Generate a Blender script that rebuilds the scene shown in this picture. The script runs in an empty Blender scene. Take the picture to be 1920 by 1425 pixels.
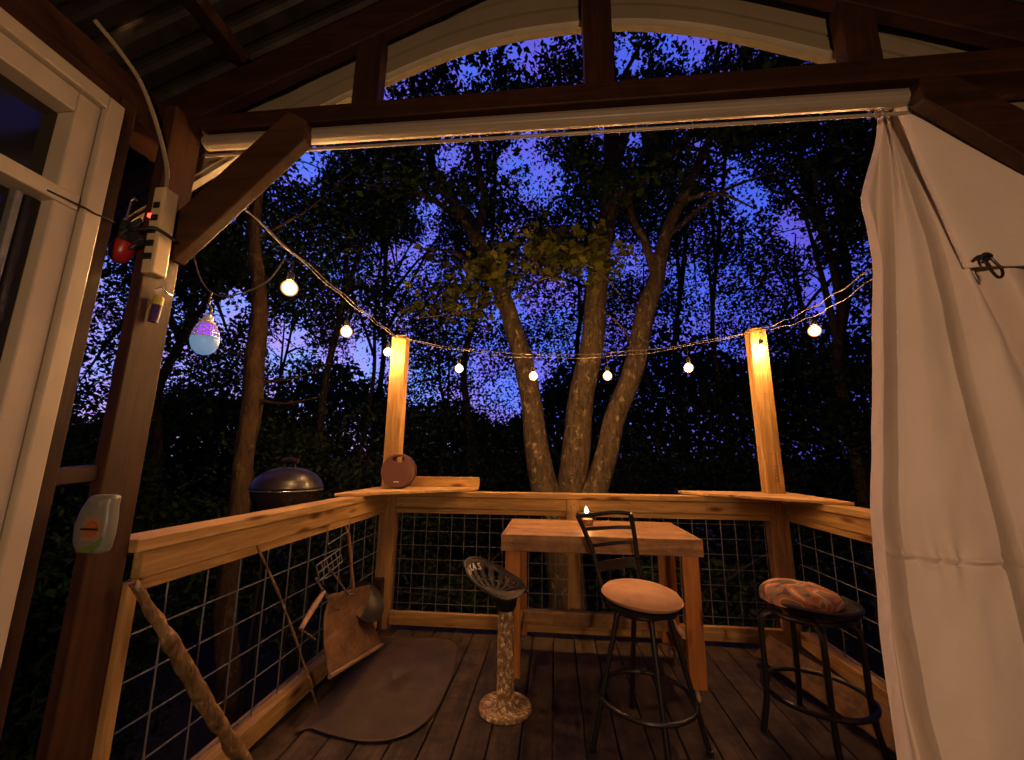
import bpy, math, random
import numpy as np
from mathutils import Vector, Matrix, noise
random.seed(7); RNG = np.random.default_rng(11)
S = bpy.context.scene
COL = S.collection
R = math.radians
# ------------------------------------------------------------------ objects
ORIG = {}
def tag(o, label=None, cat=None, group=None, kind=None):
    if label: o['label'] = label
    if cat: o['category'] = cat
    if group: o['group'] = group
    if kind: o['kind'] = kind
    return o
def thing(name, loc, label, cat, group=None):
    o = bpy.data.objects.new(name, None); COL.objects.link(o)
    o.location = loc; o.empty_display_size = .1
    ORIG[o.name] = Vector(loc)
    return tag(o, label, cat, group)
class MB:
    def __init__(s): s.v = []; s.f = []
    def add(s, v, f):
        n = len(s.v); s.v += [tuple(p) for p in v]; s.f += [tuple(i + n for i in q) for q in f]; return s
    def box(s, a, b):
        (x0, y0, z0), (x1, y1, z1) = a, b
        v = [(x0,y0,z0),(x1,y0,z0),(x1,y1,z0),(x0,y1,z0),(x0,y0,z1),(x1,y0,z1),(x1,y1,z1),(x0,y1,z1)]
        return s.add(v, [(0,3,2,1),(4,5,6,7),(0,1,5,4),(1,2,6,5),(2,3,7,6),(3,0,4,7)])
    def bar(s, a, b, w, h, up=(0,0,1)):
        """box from a to b, w wide (side), h deep (along up)"""
        a = Vector(a); b = Vector(b); d = (b - a).normalized(); sd = d.cross(Vector(up)).normalized(); u = sd.cross(d)
        v = []
        for p in (a, b):
            for i, j in ((-1,-1),(1,-1),(1,1),(-1,1)): v.append(p + sd*i*w/2 + u*j*h/2)
        return s.add(v, [(0,1,2,3),(7,6,5,4),(0,4,5,1),(1,5,6,2),(2,6,7,3),(3,7,4,0)])
    def tube(s, pts, rad, n=8, cap=True):
        pts = [Vector(p) for p in pts]
        if not hasattr(rad, '__len__'): rad = [rad]*len(pts)
        v = []; f = []; prev = None
        for i, p in enumerate(pts):
            d = (pts[min(i+1, len(pts)-1)] - pts[max(i-1, 0)]).normalized()
            if prev is None: x = d.orthogonal().normalized()
            else:
                x = prev - d*prev.dot(d)
                x = x.normalized() if x.length > 1e-5 else d.orthogonal().normalized()
            prev = x; y = d.cross(x)
            for k in range(n):
                t = 2*math.pi*k/n; v.append(p + (x*math.cos(t) + y*math.sin(t))*rad[i])
        for i in range(len(pts)-1):
            for k in range(n):
                a = i*n+k; b = i*n+(k+1) % n; f.append((a, b, b+n, a+n))
        if cap: f.append(tuple(range(n-1, -1, -1))); f.append(tuple(range((len(pts)-1)*n, len(pts)*n)))
        return s.add(v, f)
    def lathe(s, prof, c, n=32, axis=(0,0,1)):
        ax = Vector(axis).normalized(); q = Vector((0,0,1)).rotation_difference(ax); c = Vector(c)
        v = []; f = []
        for r, z in prof:
            for k in range(n):
                t = 2*math.pi*k/n; v.append(c + q @ Vector((r*math.cos(t), r*math.sin(t), z)))
        for i in range(len(prof)-1):
            for k in range(n):
                a = i*n+k; b = i*n+(k+1) % n; f.append((a, b, b+n, a+n))
        f.append(tuple(range(n-1, -1, -1))); f.append(tuple(range((len(prof)-1)*n, len(prof)*n)))
        return s.add(v, f)
    def prism(s, poly, off):
        """poly: 3D points, extruded by vector off"""
        n = len(poly); off = Vector(off); a = [Vector(p) for p in poly]; b = [p + off for p in a]
        f = [tuple(range(n)), tuple(range(2*n-1, n-1, -1))]
        for i in range(n): j = (i+1) % n; f.append((i, i+n, j+n, j))
        return s.add(a + b, f)
    def torus(s, c, r, t, axis=(0,0,1), n=36, m=8, a0=0, a1=2*math.pi):
        q = Vector((0,0,1)).rotation_difference(Vector(axis).normalized()); c = Vector(c)
        full = abs(a1-a0-2*math.pi) < 1e-6; k = n if full else n+1
        v = []; f = []
        for i in range(k):
            a = a0 + (a1-a0)*i/n
            for j in range(m):
                b = 2*math.pi*j/m
                v.append(c + q @ Vector(((r+t*math.cos(b))*math.cos(a), (r+t*math.cos(b))*math.sin(a), t*math.sin(b))))
        for i in range(n if full else n):
            i2 = (i+1) % k
            for j in range(m): f.append((i*m+j, i2*m+j, i2*m+(j+1) % m, i*m+(j+1) % m))
        return s.add(v, f)
def curve(pts, k=8):
    """Catmull-Rom through points"""
    P = [Vector(p) for p in pts]; P = [P[0]*2-P[1]] + P + [P[-1]*2-P[-2]]; out = []
    for i in range(1, len(P)-2):
        a, b, c, d = P[i-1:i+3]
        for j in range(k):
            t = j/k
            out.append(.5*((2*b)+(c-a)*t+(2*a-5*b+4*c-d)*t*t+(3*b-a-3*c+d)*t**3))
    out.append(P[-2]); return out
def obj(name, mb, m, parent=None, smooth=False, bevel=0, loc=None, fix=True):
    me = bpy.data.meshes.new(name)
    if parent is not None: o0 = ORIG[parent.name]
    elif loc is not None: o0 = Vector(loc)
    else:
        A = np.array(mb.v); o0 = Vector(((A[:,0].min()+A[:,0].max())/2, (A[:,1].min()+A[:,1].max())/2, A[:,2].min()))
    me.from_pydata([Vector(p) - o0 for p in mb.v], [], mb.f)
    if fix:
        import bmesh
        bm = bmesh.new(); bm.from_mesh(me); bmesh.ops.recalc_face_normals(bm, faces=bm.faces); bm.to_mesh(me); bm.free()
    me.materials.append(m)
    if smooth: me.polygons.foreach_set('use_smooth', [True]*len(me.polygons))
    o = bpy.data.objects.new(name, me); COL.objects.link(o)
    if parent is not None: o.parent = parent; ORIG[o.name] = o0.copy()
    else: o.location = o0; ORIG[o.name] = o0.copy()
    if bevel:
        md = o.modifiers.new('bevel', 'BEVEL'); md.width = bevel; md.segments = 2; md.limit_method = 'ANGLE'
    if smooth and not bevel:
        try: me.set_sharp_from_angle(angle=R(40))
        except Exception: pass
    return o
# ------------------------------------------------------------------ materials
def newmat(name):
    m = bpy.data.materials.new(name); m.use_nodes = True; nt = m.node_tree
    b = nt.nodes['Principled BSDF']; return m, nt, b
def N(nt, t, **k):
    n = nt.nodes.new(t)
    for a, v in k.items():
        if a.startswith('_'): n.inputs[a[1:].replace('_', ' ')].default_value = v
        else: setattr(n, a, v)
    return n
def ramp(nt, src, stops):
    r = nt.nodes.new('ShaderNodeValToRGB'); e = r.color_ramp.elements
    while len(e) < len(stops): e.new(.5)
    for i, (p, c) in enumerate(stops): e[i].position = p; e[i].color = (*c, 1) if len(c) == 3 else c
    nt.links.new(src, r.inputs[0]); return r.outputs[0]
def coords(nt, scale, rnd=True, kind='Object'):
    tc = nt.nodes.new('ShaderNodeTexCoord'); mp = nt.nodes.new('ShaderNodeMapping'); mp.inputs['Scale'].default_value = scale
    nt.links.new(tc.outputs[kind], mp.inputs[0])
    if rnd:
        g = nt.nodes.new('ShaderNodeNewGeometry'); oi = nt.nodes.new('ShaderNodeObjectInfo')
        ad = N(nt, 'ShaderNodeMath', operation='ADD'); nt.links.new(g.outputs['Random Per Island'], ad.inputs[0]); nt.links.new(oi.outputs['Random'], ad.inputs[1])
        ml = N(nt, 'ShaderNodeMath', operation='MULTIPLY'); ml.inputs[1].default_value = 37.; nt.links.new(ad.outputs[0], ml.inputs[0])
        nt.links.new(ml.outputs[0], mp.inputs['Location'])
        return mp.outputs[0], g.outputs['Random Per Island']
    return mp.outputs[0], None
def mixc(nt, fac, a, b, mode='MIX'):
    m = nt.nodes.new('ShaderNodeMix'); m.data_type = 'RGBA'; m.blend_type = mode
    for i, s in ((0, fac), (6, a), (7, b)):
        if hasattr(s, 'links'): nt.links.new(s, m.inputs[i])
        else: m.inputs[i].default_value = s if i == 0 else (*s, 1)
    return m.outputs[2]
def bump(nt, b, h, st, dist=.01):
    n = N(nt, 'ShaderNodeBump'); n.inputs['Strength'].default_value = st; n.inputs['Distance'].default_value = dist
    nt.links.new(h, n.inputs['Height']); nt.links.new(n.outputs[0], b.inputs['Normal'])
def wood(name, light, dark, axis='x', rough=.6, knots=True, wear=0, spec=.3, grain=1.):
    m, nt, b = newmat(name)
    st = {'x': (.08, 1, 1), 'y': (1, .08, 1), 'z': (1, 1, .08)}[axis]
    co, isl = coords(nt, st)
    n1 = N(nt, 'ShaderNodeTexNoise', _Scale=34*grain, _Detail=7, _Roughness=.62, _Distortion=.6)
    n2 = N(nt, 'ShaderNodeTexNoise', _Scale=5., _Detail=3, _Distortion=1.2)
    nt.links.new(co, n1.inputs[0]); nt.links.new(co, n2.inputs[0])
    md = tuple((l+d)/2 for l, d in zip(light, dark))
    c = ramp(nt, n1.outputs[0], [(.3, dark), (.5, md), (.62, light)])
    c2 = ramp(nt, n2.outputs[0], [(.3, (.72,.68,.62)), (.6, (1,1,1))])
    c = mixc(nt, 1, c, c2, 'MULTIPLY')
    iv = ramp(nt, isl, [(0, (.8,.78,.75)), (1, (1.,1.,1.))]); c = mixc(nt, 1, c, iv, 'MULTIPLY')
    if knots:
        k, _ = coords(nt, {'x': (2.4, 9, 9), 'y': (9, 2.4, 9), 'z': (9, 9, 2.4)}[axis])
        v = N(nt, 'ShaderNodeTexVoronoi', _Scale=1.); nt.links.new(k, v.inputs[0])
        kf = ramp(nt, v.outputs['Distance'], [(.07, (.25,.15,.09)), (.13, (.62,.5,.4)), (.2, (1,1,1))])
        c = mixc(nt, 1, c, kf, 'MULTIPLY')
    if wear:
        w, _ = coords(nt, (1,1,1)); nw = N(nt, 'ShaderNodeTexNoise', _Scale=9., _Detail=8, _Roughness=.7); nt.links.new(w, nw.inputs[0])
        wf = ramp(nt, nw.outputs[0], [(.4, (1,1,1)), (.62, (1-wear,)*3)]); c = mixc(nt, 1, c, wf, 'MULTIPLY')
    nt.links.new(c, b.inputs['Base Color'])
    b.inputs['Roughness'].default_value = rough; b.inputs['Specular IOR Level'].default_value = spec
    bump(nt, b, n1.outputs[0], .35, .004)
    return m
def plain(name, col, rough=.5, metal=0, spec=.5, var=.25, scale=12, bmp=.1, emit=None, es=0, coat=0):
    m, nt, b = newmat(name)
    co, _ = coords(nt, (1,1,1), rnd=False)
    n = N(nt, 'ShaderNodeTexNoise', _Scale=float(scale), _Detail=6, _Roughness=.6); nt.links.new(co, n.inputs[0])
    c = ramp(nt, n.outputs[0], [(.3, tuple(x*(1-var) for x in col)), (.7, col)])
    nt.links.new(c, b.inputs['Base Color'])
    r = ramp(nt, n.outputs[0], [(.3, (min(1, rough*1.2),)*3), (.7, (rough*.8,)*3)]); nt.links.new(r, b.inputs['Roughness'])
    b.inputs['Metallic'].default_value = metal; b.inputs['Specular IOR Level'].default_value = spec; b.inputs['Coat Weight'].default_value = coat
    if bmp: bump(nt, b, n.outputs[0], bmp, .004)
    if emit: b.inputs['Emission Color'].default_value = (*emit, 1); b.inputs['Emission Strength'].default_value = es
    return m
PINE_L, PINE_D = (.56, .35, .13), (.31, .17, .06)
M = {}
for a in 'xyz':
    M['pine_'+a] = wood('fresh pine '+a, PINE_L, PINE_D, a)
    M['stain_'+a] = wood('red brown stained timber '+a, (.06,.022,.009), (.03,.011,.005), a, rough=.55, knots=False, wear=.3)
    M['tablewood_'+a] = wood('worn table wood '+a, (.55,.31,.14), (.33,.17,.075), a, wear=.45, rough=.5)
    M['legwood_'+a] = wood('orange leg wood '+a, (.62,.26,.07), (.42,.15,.035), a, rough=.5)  # legs more orange than the table boards
M['post_z'] = wood('brown corner post timber', (.075,.031,.012), (.036,.015,.006), 'z', rough=.5, knots=True, wear=.25)
M['ply'] = wood('shelf board', (.62,.39,.17), (.44,.25,.10), 'x')
M['deck'] = wood('weathered deck board', (.10,.066,.045), (.042,.027,.018), 'y', rough=.66, wear=.7, grain=.7)
M['boardwood'] = wood('brown board', (.2,.11,.055), (.12,.06,.03), 'y', rough=.75, knots=False, wear=.5)
M['cream'] = plain('cream painted trim', (.25,.21,.14), .45, var=.15, scale=6)
M['frame'] = plain('beige window frame', (.46,.385,.29), .42, var=.12, scale=5, bmp=.05)
M['track'] = plain('metal curtain track', (.36,.31,.25), .45, .25, var=.15)
M['galv'] = plain('galvanized wire', (.22,.225,.23), .5, .5, var=.3, scale=40)
M['black_metal'] = plain('black painted steel', (.014,.012,.011), .42, .3, var=.3, scale=20)
M['black_plastic'] = plain('black plastic', (.015,.015,.015), .5)
M['iron'] = plain('dark cast iron', (.07,.06,.055), .42, .5, var=.4, scale=30, bmp=.3)
M['enamel'] = plain('glossy grill enamel', (.022,.014,.012), .16, .0, var=.1, coat=.6, bmp=.02)
M['enamel_lid'] = plain('worn brown grill enamel', (.02,.014,.012), .36, .0, var=.35, coat=.15, bmp=.05)
M['radio'] = plain('plum coloured plastic', (.12,.045,.038), .35, var=.1, coat=.3, bmp=.02)
M['radio_dark'] = plain('dark radio back', (.03,.012,.012), .4)
M['suede'] = plain('tan suede', (.62,.33,.16), .85, var=.35, scale=7, bmp=.25)
M['cord'] = plain('pale cord', (.10,.085,.065), .5)
M['strip'] = plain('beige power strip', (.6,.47,.28), .4, var=.2)
M['red'] = plain('red plastic', (.35,.015,.01), .35)
M['chrome'] = plain('caster metal', (.5,.47,.44), .25, .8)
M['caster'] = plain('pale caster wheel', (.45,.3,.25), .3)
M['mat'] = plain('brown mat', (.07,.043,.026), .6, var=.55, scale=5, bmp=.2)
M['white'] = plain('white plastic', (.72,.72,.75), .35, var=.05, bmp=0)
M['letters'] = plain('pale raised lettering', (.72,.66,.56), .5, var=.1)
M['dome'] = plain('lamp dome', (.3,.38,.46), .35, var=.05, bmp=0, emit=(.16,.42,.75), es=.42)
M['violet'] = plain('violet lamp tube', (.1,.02,.3), .3, emit=(.22,.03,.85), es=1.8)
M['led'] = plain('red led', (.4,0,0), .3, emit=(1,.04,.02), es=6)
M['yellow'] = plain('yellow plastic', (.5,.42,.05), .4)
M['purple'] = plain('purple plastic', (.06,.03,.12), .3)
M['wax'] = plain('pink wax', (.6,.28,.22), .5)
def em(name, col, st):
    m, nt, b = newmat(name); nt.nodes.remove(b); e = N(nt, 'ShaderNodeEmission'); e.inputs[0].default_value = (*col, 1); e.inputs[1].default_value = st
    nt.links.new(e.outputs[0], nt.nodes['Material Output'].inputs[0]); return m
BULB = 1250.
m, nt, b = newmat('glowing warm bulb'); M['bulb'] = m; nt.nodes.remove(b)
lw = N(nt, 'ShaderNodeLayerWeight', _Blend=.5); e = N(nt, 'ShaderNodeEmission'); nt.links.new(e.outputs[0], nt.nodes['Material Output'].inputs[0])
nt.links.new(ramp(nt, lw.outputs['Facing'], [(.2,(1,.5,.17)),(.4,(1,.38,.075))]), e.inputs[0])  # amber rim painted into the emission as the bulb's halo
nt.links.new(ramp(nt, lw.outputs['Facing'], [(.0,(BULB,)*3),(.22,(BULB*.6,)*3),(.36,(2.0,)*3),(1,(.75,)*3)]), e.inputs[1])
M['flame'] = em('candle flame', (1, .5, .14), 160)
M['assumed_lampglow'] = em('assumed lamp globe', (1, .5, .22), 10)  # globe of the assumed lamp added behind the viewer
m, nt, b = newmat('clear glass'); b.inputs['Transmission Weight'].default_value = 1; b.inputs['Roughness'].default_value = .03; b.inputs['Base Color'].default_value = (.95,.85,.8,1); M['glass'] = m
co,_ = coords(nt,(1,1,1),False); nn = N(nt,'ShaderNodeTexNoise',_Scale=30.); nt.links.new(co, nn.inputs[0]); nt.links.new(ramp(nt, nn.outputs[0], [(.4,(.02,)*3),(.8,(.12,)*3)]), b.inputs['Roughness'])
m, nt, b = newmat('dark window pane'); b.inputs['Base Color'].default_value = (.012,.011,.01,1); b.inputs['Specular IOR Level'].default_value = .6; M['pane'] = m
co,_ = coords(nt,(1,1,1),False); nn = N(nt,'ShaderNodeTexNoise',_Scale=6.); nt.links.new(co, nn.inputs[0]); nt.links.new(ramp(nt, nn.outputs[0], [(.4,(.06,)*3),(.8,(.16,)*3)]), b.inputs['Roughness'])
# corrugated roof
m, nt, b = newmat('corrugated roof metal'); M['roof'] = m
co, _ = coords(nt, (1,1,1), False); n = N(nt, 'ShaderNodeTexNoise', _Scale=7., _Detail=6); nt.links.new(co, n.inputs[0])
nt.links.new(ramp(nt, n.outputs[0], [(.35,(.018,.014,.011)),(.7,(.06,.05,.04))]), b.inputs['Base Color']); b.inputs['Metallic'].default_value = .5; b.inputs['Roughness'].default_value = .5
# camo
m, nt, b = newmat('orange camouflage cloth'); M['camo'] = m
co, _ = coords(nt, (1,1,1.4), False); n = N(nt, 'ShaderNodeTexNoise', _Scale=9., _Detail=1.2, _Distortion=.9); nt.links.new(co, n.inputs[0])
r_ = ramp(nt, n.outputs[0], [(0,(.07,.04,.03)),(.40,(.17,.10,.065)),(.47,(.34,.115,.045)),(.56,(.42,.28,.16)),(.60,(.20,.12,.08)),(.68,(.42,.14,.05))]); nt.nodes[-1].color_ramp.interpolation = 'CONSTANT'
nt.links.new(r_, b.inputs['Base Color']); b.inputs['Roughness'].default_value = .85
n3 = N(nt,'ShaderNodeTexNoise',_Scale=16.); nt.links.new(co, n3.inputs[0]); bump(nt, b, n3.outputs[0], .5, .02)
# rusty paint-flecked pedestal
m, nt, b = newmat('rusty paint flecked steel'); M['rust'] = m
co, _ = coords(nt, (1,1,.7), False); n = N(nt, 'ShaderNodeTexNoise', _Scale=52., _Detail=6, _Roughness=.7); nt.links.new(co, n.inputs[0])
nt.links.new(ramp(nt, n.outputs[0], [(.35,(.14,.075,.035)),(.5,(.27,.15,.07)),(.57,(.55,.42,.22)),(.64,(.85,.78,.62))]), b.inputs['Base Color']); b.inputs['Roughness'].default_value = .5
# canvas
m, nt, b = newmat('cream canvas'); M['canvas'] = m
co, _ = coords(nt, (1,1,1), False)
n = N(nt, 'ShaderNodeTexNoise', _Scale=2.6, _Detail=5, _Roughness=.6); nt.links.new(co, n.inputs[0])
n2 = N(nt, 'ShaderNodeTexNoise', _Scale=7., _Detail=8, _Roughness=.75, _Distortion=1.); nt.links.new(co, n2.inputs[0])
c = ramp(nt, n.outputs[0], [(.3,(.60,.49,.42)),(.7,(.68,.58,.50))])
c = mixc(nt, 1, c, ramp(nt, n2.outputs[0], [(.24,(.68,.6,.52)),(.32,(1,1,1))]), 'MULTIPLY')
nt.links.new(c, b.inputs['Base Color']); b.inputs['Roughness'].default_value = .85; b.inputs['Specular IOR Level'].default_value = .15
n4 = N(nt, 'ShaderNodeTexNoise', _Scale=9., _Detail=9, _Roughness=.62, _Distortion=.5); nt.links.new(co, n4.inputs[0]); bump(nt, b, n4.outputs[0], .25, .02)
# bark and leaves
def bark(name, a, bcol, spot, sc=1.):
    m, nt, b = newmat(name)
    co, _ = coords(nt, (1,1,.28), False)
    n = N(nt, 'ShaderNodeTexNoise', _Scale=26*sc, _Detail=8, _Roughness=.7, _Distortion=.5); nt.links.new(co, n.inputs[0])
    co2, _ = coords(nt, (1,1,.7), False)
    n2 = N(nt, 'ShaderNodeTexNoise', _Scale=12., _Detail=6, _Roughness=.7); nt.links.new(co2, n2.inputs[0])
    v = N(nt, 'ShaderNodeTexVoronoi', _Scale=22*sc); nt.links.new(co, v.inputs[0])
    c = ramp(nt, n.outputs[0], [(.32, a), (.66, bcol)])
    c = mixc(nt, ramp(nt, n2.outputs[0], [(.56,(0,0,0)),(.68,(1,1,1))]), c, spot)
    nt.links.new(c, b.inputs['Base Color']); b.inputs['Roughness'].default_value = .85; b.inputs['Specular IOR Level'].default_value = .15
    ad = N(nt, 'ShaderNodeMath', operation='ADD'); nt.links.new(n.outputs[0], ad.inputs[0]); nt.links.new(v.outputs[0], ad.inputs[1])
    bump(nt, b, ad.outputs[0], .9, .02); return m
M['bark'] = bark('maple bark with lichen', (.035,.026,.016), (.15,.11,.07), (.38,.31,.22))
M['bark2'] = bark('shaggy brown bark', (.02,.013,.008), (.09,.055,.03), (.15,.10,.06), .8)
M['bark_dark'] = bark('dark bark', (.035,.027,.02), (.08,.06,.045), (.10,.08,.06))
M['logbark'] = bark('mossy branch bark', (.06,.035,.015), (.30,.18,.08), (.62,.48,.28), 1.3)
def leafmat(name, a, bcol, tr=.25):
    m, nt, b = newmat(name); g = N(nt, 'ShaderNodeNewGeometry')
    co, _ = coords(nt, (1,1,1), False); n = N(nt, 'ShaderNodeTexNoise', _Scale=.9, _Detail=3); nt.links.new(co, n.inputs[0])
    mx = N(nt, 'ShaderNodeMath', operation='ADD'); nt.links.new(g.outputs['Random Per Island'], mx.inputs[0]); nt.links.new(n.outputs[0], mx.inputs[1])
    c = ramp(nt, mx.outputs[0], [(.4, a), (1., bcol)]); nt.nodes[-1]
    d = N(nt, 'ShaderNodeBsdfDiffuse'); t = N(nt, 'ShaderNodeBsdfTranslucent'); ms = N(nt, 'ShaderNodeMixShader'); ms.inputs[0].default_value = tr
    nt.links.new(c, d.inputs[0]); nt.links.new(c, t.inputs[0]); nt.links.new(d.outputs[0], ms.inputs[1]); nt.links.new(t.outputs[0], ms.inputs[2])
    nt.links.new(ms.outputs[0], nt.nodes['Material Output'].inputs[0]); nt.nodes.remove(b); return m
M['leaf'] = leafmat('dark green leaves', (.012,.026,.012), (.03,.055,.018))
M['leaf_b'] = leafmat('bluish green leaves', (.02,.035,.025), (.045,.07,.035))
M['leaf_near'] = leafmat('maple leaves painted bulb lit', (.035,.045,.009), (.11,.115,.02), .35)
m, nt, b = newmat('leaf litter soil'); M['soil'] = m
co, _ = coords(nt, (1,1,1), False); n = N(nt, 'ShaderNodeTexNoise', _Scale=6., _Detail=9, _Roughness=.75); nt.links.new(co, n.inputs[0])
nt.links.new(ramp(nt, n.outputs[0], [(.35,(.02,.016,.012)),(.65,(.06,.045,.03))]), b.inputs['Base Color']); b.inputs['Roughness'].default_value = .95; bump(nt, b, n.outputs[0], .8, .1)
# ------------------------------------------------------------------ camera
P_, W_, RO = R(11.), R(5.9), R(.5)
f = Vector((-math.sin(W_)*math.cos(P_), math.cos(W_)*math.cos(P_), math.sin(P_)))
r = Vector((math.cos(W_), math.sin(W_), 0)); u = r.cross(f)
r, u = r*math.cos(RO)+u*math.sin(RO), -r*math.sin(RO)+u*math.cos(RO)
cd = bpy.data.cameras.new('camera'); cam = bpy.data.objects.new('camera', cd); COL.objects.link(cam)
cam.matrix_world = Matrix(((r.x,u.x,-f.x,0),(r.y,u.y,-f.y,0),(r.z,u.z,-f.z,1.25),(0,0,0,1)))
cd.sensor_width = 36; cd.lens = 36*760/1920; cd.clip_start = .02; cd.clip_end = 500; S.camera = cam
# ------------------------------------------------------------------ world
w = bpy.data.worlds.new('World'); S.world = w; w.use_nodes = True; nt = w.node_tree; bg = nt.nodes['Background']
sky = N(nt, 'ShaderNodeTexSky', sky_type='NISHITA'); sky.sun_disc = False; sky.sun_elevation = R(-3); sky.sun_rotation = R(-35); sky.ozone_density = 4
tc = N(nt, 'ShaderNodeTexCoord'); sx = N(nt, 'ShaderNodeSeparateXYZ'); nt.links.new(tc.outputs['Generated'], sx.inputs[0])
# afterglow is lower and to the left
dt = N(nt, 'ShaderNodeVectorMath', operation='DOT_PRODUCT'); nt.links.new(tc.outputs['Generated'], dt.inputs[0]); dt.inputs[1].default_value = Vector((-.62,.72,-.12)).normalized()
glow = ramp(nt, dt.outputs['Value'], [(.35,(.06,.12,.72)),(.8,(.10,.18,.76)),(.93,(.22,.38,.84)),(1.,(.30,.46,.86))])
nz = N(nt, 'ShaderNodeTexNoise', _Scale=7., _Detail=6, _Roughness=.65); nt.links.new(tc.outputs['Generated'], nz.inputs[0])
vio = mixc(nt, 1, glow, (1.9,.74,.82), 'MULTIPLY')
base = mixc(nt, ramp(nt, nz.outputs[0], [(.42,(0,0,0)),(.58,(1,1,1))]), glow, vio)
tint = mixc(nt, 1, sky.outputs[0], (1.,.8,1.8), 'MULTIPLY')
addn = mixc(nt, 1, base, tint, 'ADD'); fw = N(nt, 'ShaderNodeVectorMath', operation='DOT_PRODUCT'); nt.links.new(tc.outputs['Generated'], fw.inputs[0]); fw.inputs[1].default_value = Vector((-.1,1,.2)).normalized()
addn = mixc(nt, 1, addn, ramp(nt, fw.outputs['Value'], [(0.,(.04,.04,.05)),(.3,(.25,.25,.3)),(.55,(1,1,1))]), 'MULTIPLY')
nt.links.new(addn, bg.inputs[0]); bg.inputs[1].default_value = 1.05
S.view_settings.view_transform = 'Standard'; S.view_settings.look = 'None'; S.view_settings.exposure = 0; S.view_settings.gamma = 1
S.render.engine = 'CYCLES'; S.cycles.max_bounces = 6; S.cycles.diffuse_bounces = 2; S.cycles.glossy_bounces = 3
# ------------------------------------------------------------------ deck and ground
mb = MB(); x = -1.46; random.seed(3)
while x < 1.85:
    mb.box((x, -3.49, -.038), (x+.138, 3.33 + random.uniform(-.01,.01), random.uniform(-.002,.001))); x += .1445
obj('deck_floor', mb, M['deck'], loc=(0,0,0), bevel=.004, ).__setitem__('kind', 'structure')
mb = MB()
for y in (-2, -1.2, -.4, .4, 1.2, 2., 2.8, 3.25): mb.box((-1.46, y, -.24), (1.84, y+.04, -.045))
obj('deck_joists', mb, M['stain_x'], loc=(0,0,0))['kind'] = 'structure'
n_ = 70; mb = MB(); v = []; fc = []
for i in range(n_+1):
    for j in range(n_+1):
        a = -150 + 300*i/n_; b_ = -60 + 300*j/n_
        a = math.copysign(abs(a/150)**2*150, a); b_ = (b_ - 4)
        d = math.hypot(a, b_)
        v.append((a, b_, -1.5 - .35*min(d, 12)*.25 + .25*noise.noise(Vector((a*.3, b_*.3, 0))) + (0 if d < 20 else (d-20)*.02)))
for i in range(n_):
    for j in range(n_): q = i*(n_+1)+j; fc.append((q, q+n_+1, q+n_+2, q+1))
mb.add(v, fc); obj('ground', mb, M['soil'], loc=(0,0,0), smooth=True)['kind'] = 'structure'
def gz(x, y):
    d = math.hypot(x, y); return -1.5 - .35*min(d,12)*.25
# ------------------------------------------------------------------ railings
def wire(mb, a, b, r_=.0032): mb.tube([a, b], r_, 6)
# far railing
t = thing('far_railing', (.15, 3.25, 0), 'pine railing with wire grid running behind the bar table', 'railing', 'deck railings')
obj('cap_rail', MB().box((-1.24,3.19,.955),(1.54,3.31,.993)), M['pine_x'], t, bevel=.004)
obj('top_rail', MB().box((-1.24,3.205,.868),(1.54,3.24,.952)), M['pine_x'], t, bevel=.004)
obj('wire_frame_strip', MB().box((-1.24,3.218,.828),(1.54,3.25,.865)), M['pine_x'], t, bevel=.003)
obj('bottom_rail', MB().box((-1.24,3.2,.03),(1.54,3.24,.122)), M['pine_x'], t, bevel=.004)
obj('middle_post', MB().box((.09,3.19,.124),(.182,3.217,.953)), M['pine_z'], t, bevel=.003)
mb = MB(); x = -1.2
while x < 1.53: wire(mb, (x,3.245,.11), (x+.004,3.245,.83)); x += .1
for k in range(7): wire(mb, (-1.23,3.25,.17+k*.104), (1.53,3.25,.17+k*.104))
obj('wire_grid', mb, M['galv'], t, smooth=True)
def side_rail(X, s, y0, y1, label):
    t = thing('side_railing', (X, (y0+y1)/2, 0), label, 'railing', 'deck railings')
    b = lambda x0, x1, ya, yb, z0, z1: MB().box((min(X+s*x0, X+s*x1), ya, z0), (max(X+s*x0, X+s*x1), yb, z1))
    obj('cap_rail', b(-.02,.1,y0-.045,y1,.955,.995), M['pine_y'], t, bevel=.004)
    obj('top_rail', b(0,.036,y0,y1,.868,.953), M['pine_y'], t, bevel=.004)
    obj('wire_frame_strip', b(.012,.045,y0,y1,.828,.865), M['pine_y'], t, bevel=.003)
    obj('bottom_rail', b(0,.09,y0,y1,.03,.12), M['pine_y'], t, bevel=.004)
    obj('end_post', b(-.006,.035,y0-.038,y0-.003,.0,.866), M['pine_z'], t, bevel=.003)
    mb = MB(); y = y0+.17
    while y < y1-.02: wire(mb, (X+s*.05,y,.1), (X+s*.05,y-.015,.84)); y += .17
    for k in range(6): wire(mb, (X+s*.055,y0,.13+k*.139), (X+s*.055,y1,.13+k*.139))
    obj('wire_grid', mb, M['galv'], t, smooth=True); return t
side_rail(-1.3, -1, 1.245, 3.18, 'pine railing with wire grid leading from the brown corner post to the radio corner')
side_rail(1.64, 1, 1.30, 3.2, 'pine railing with wire grid half hidden behind the canvas curtain')
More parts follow.
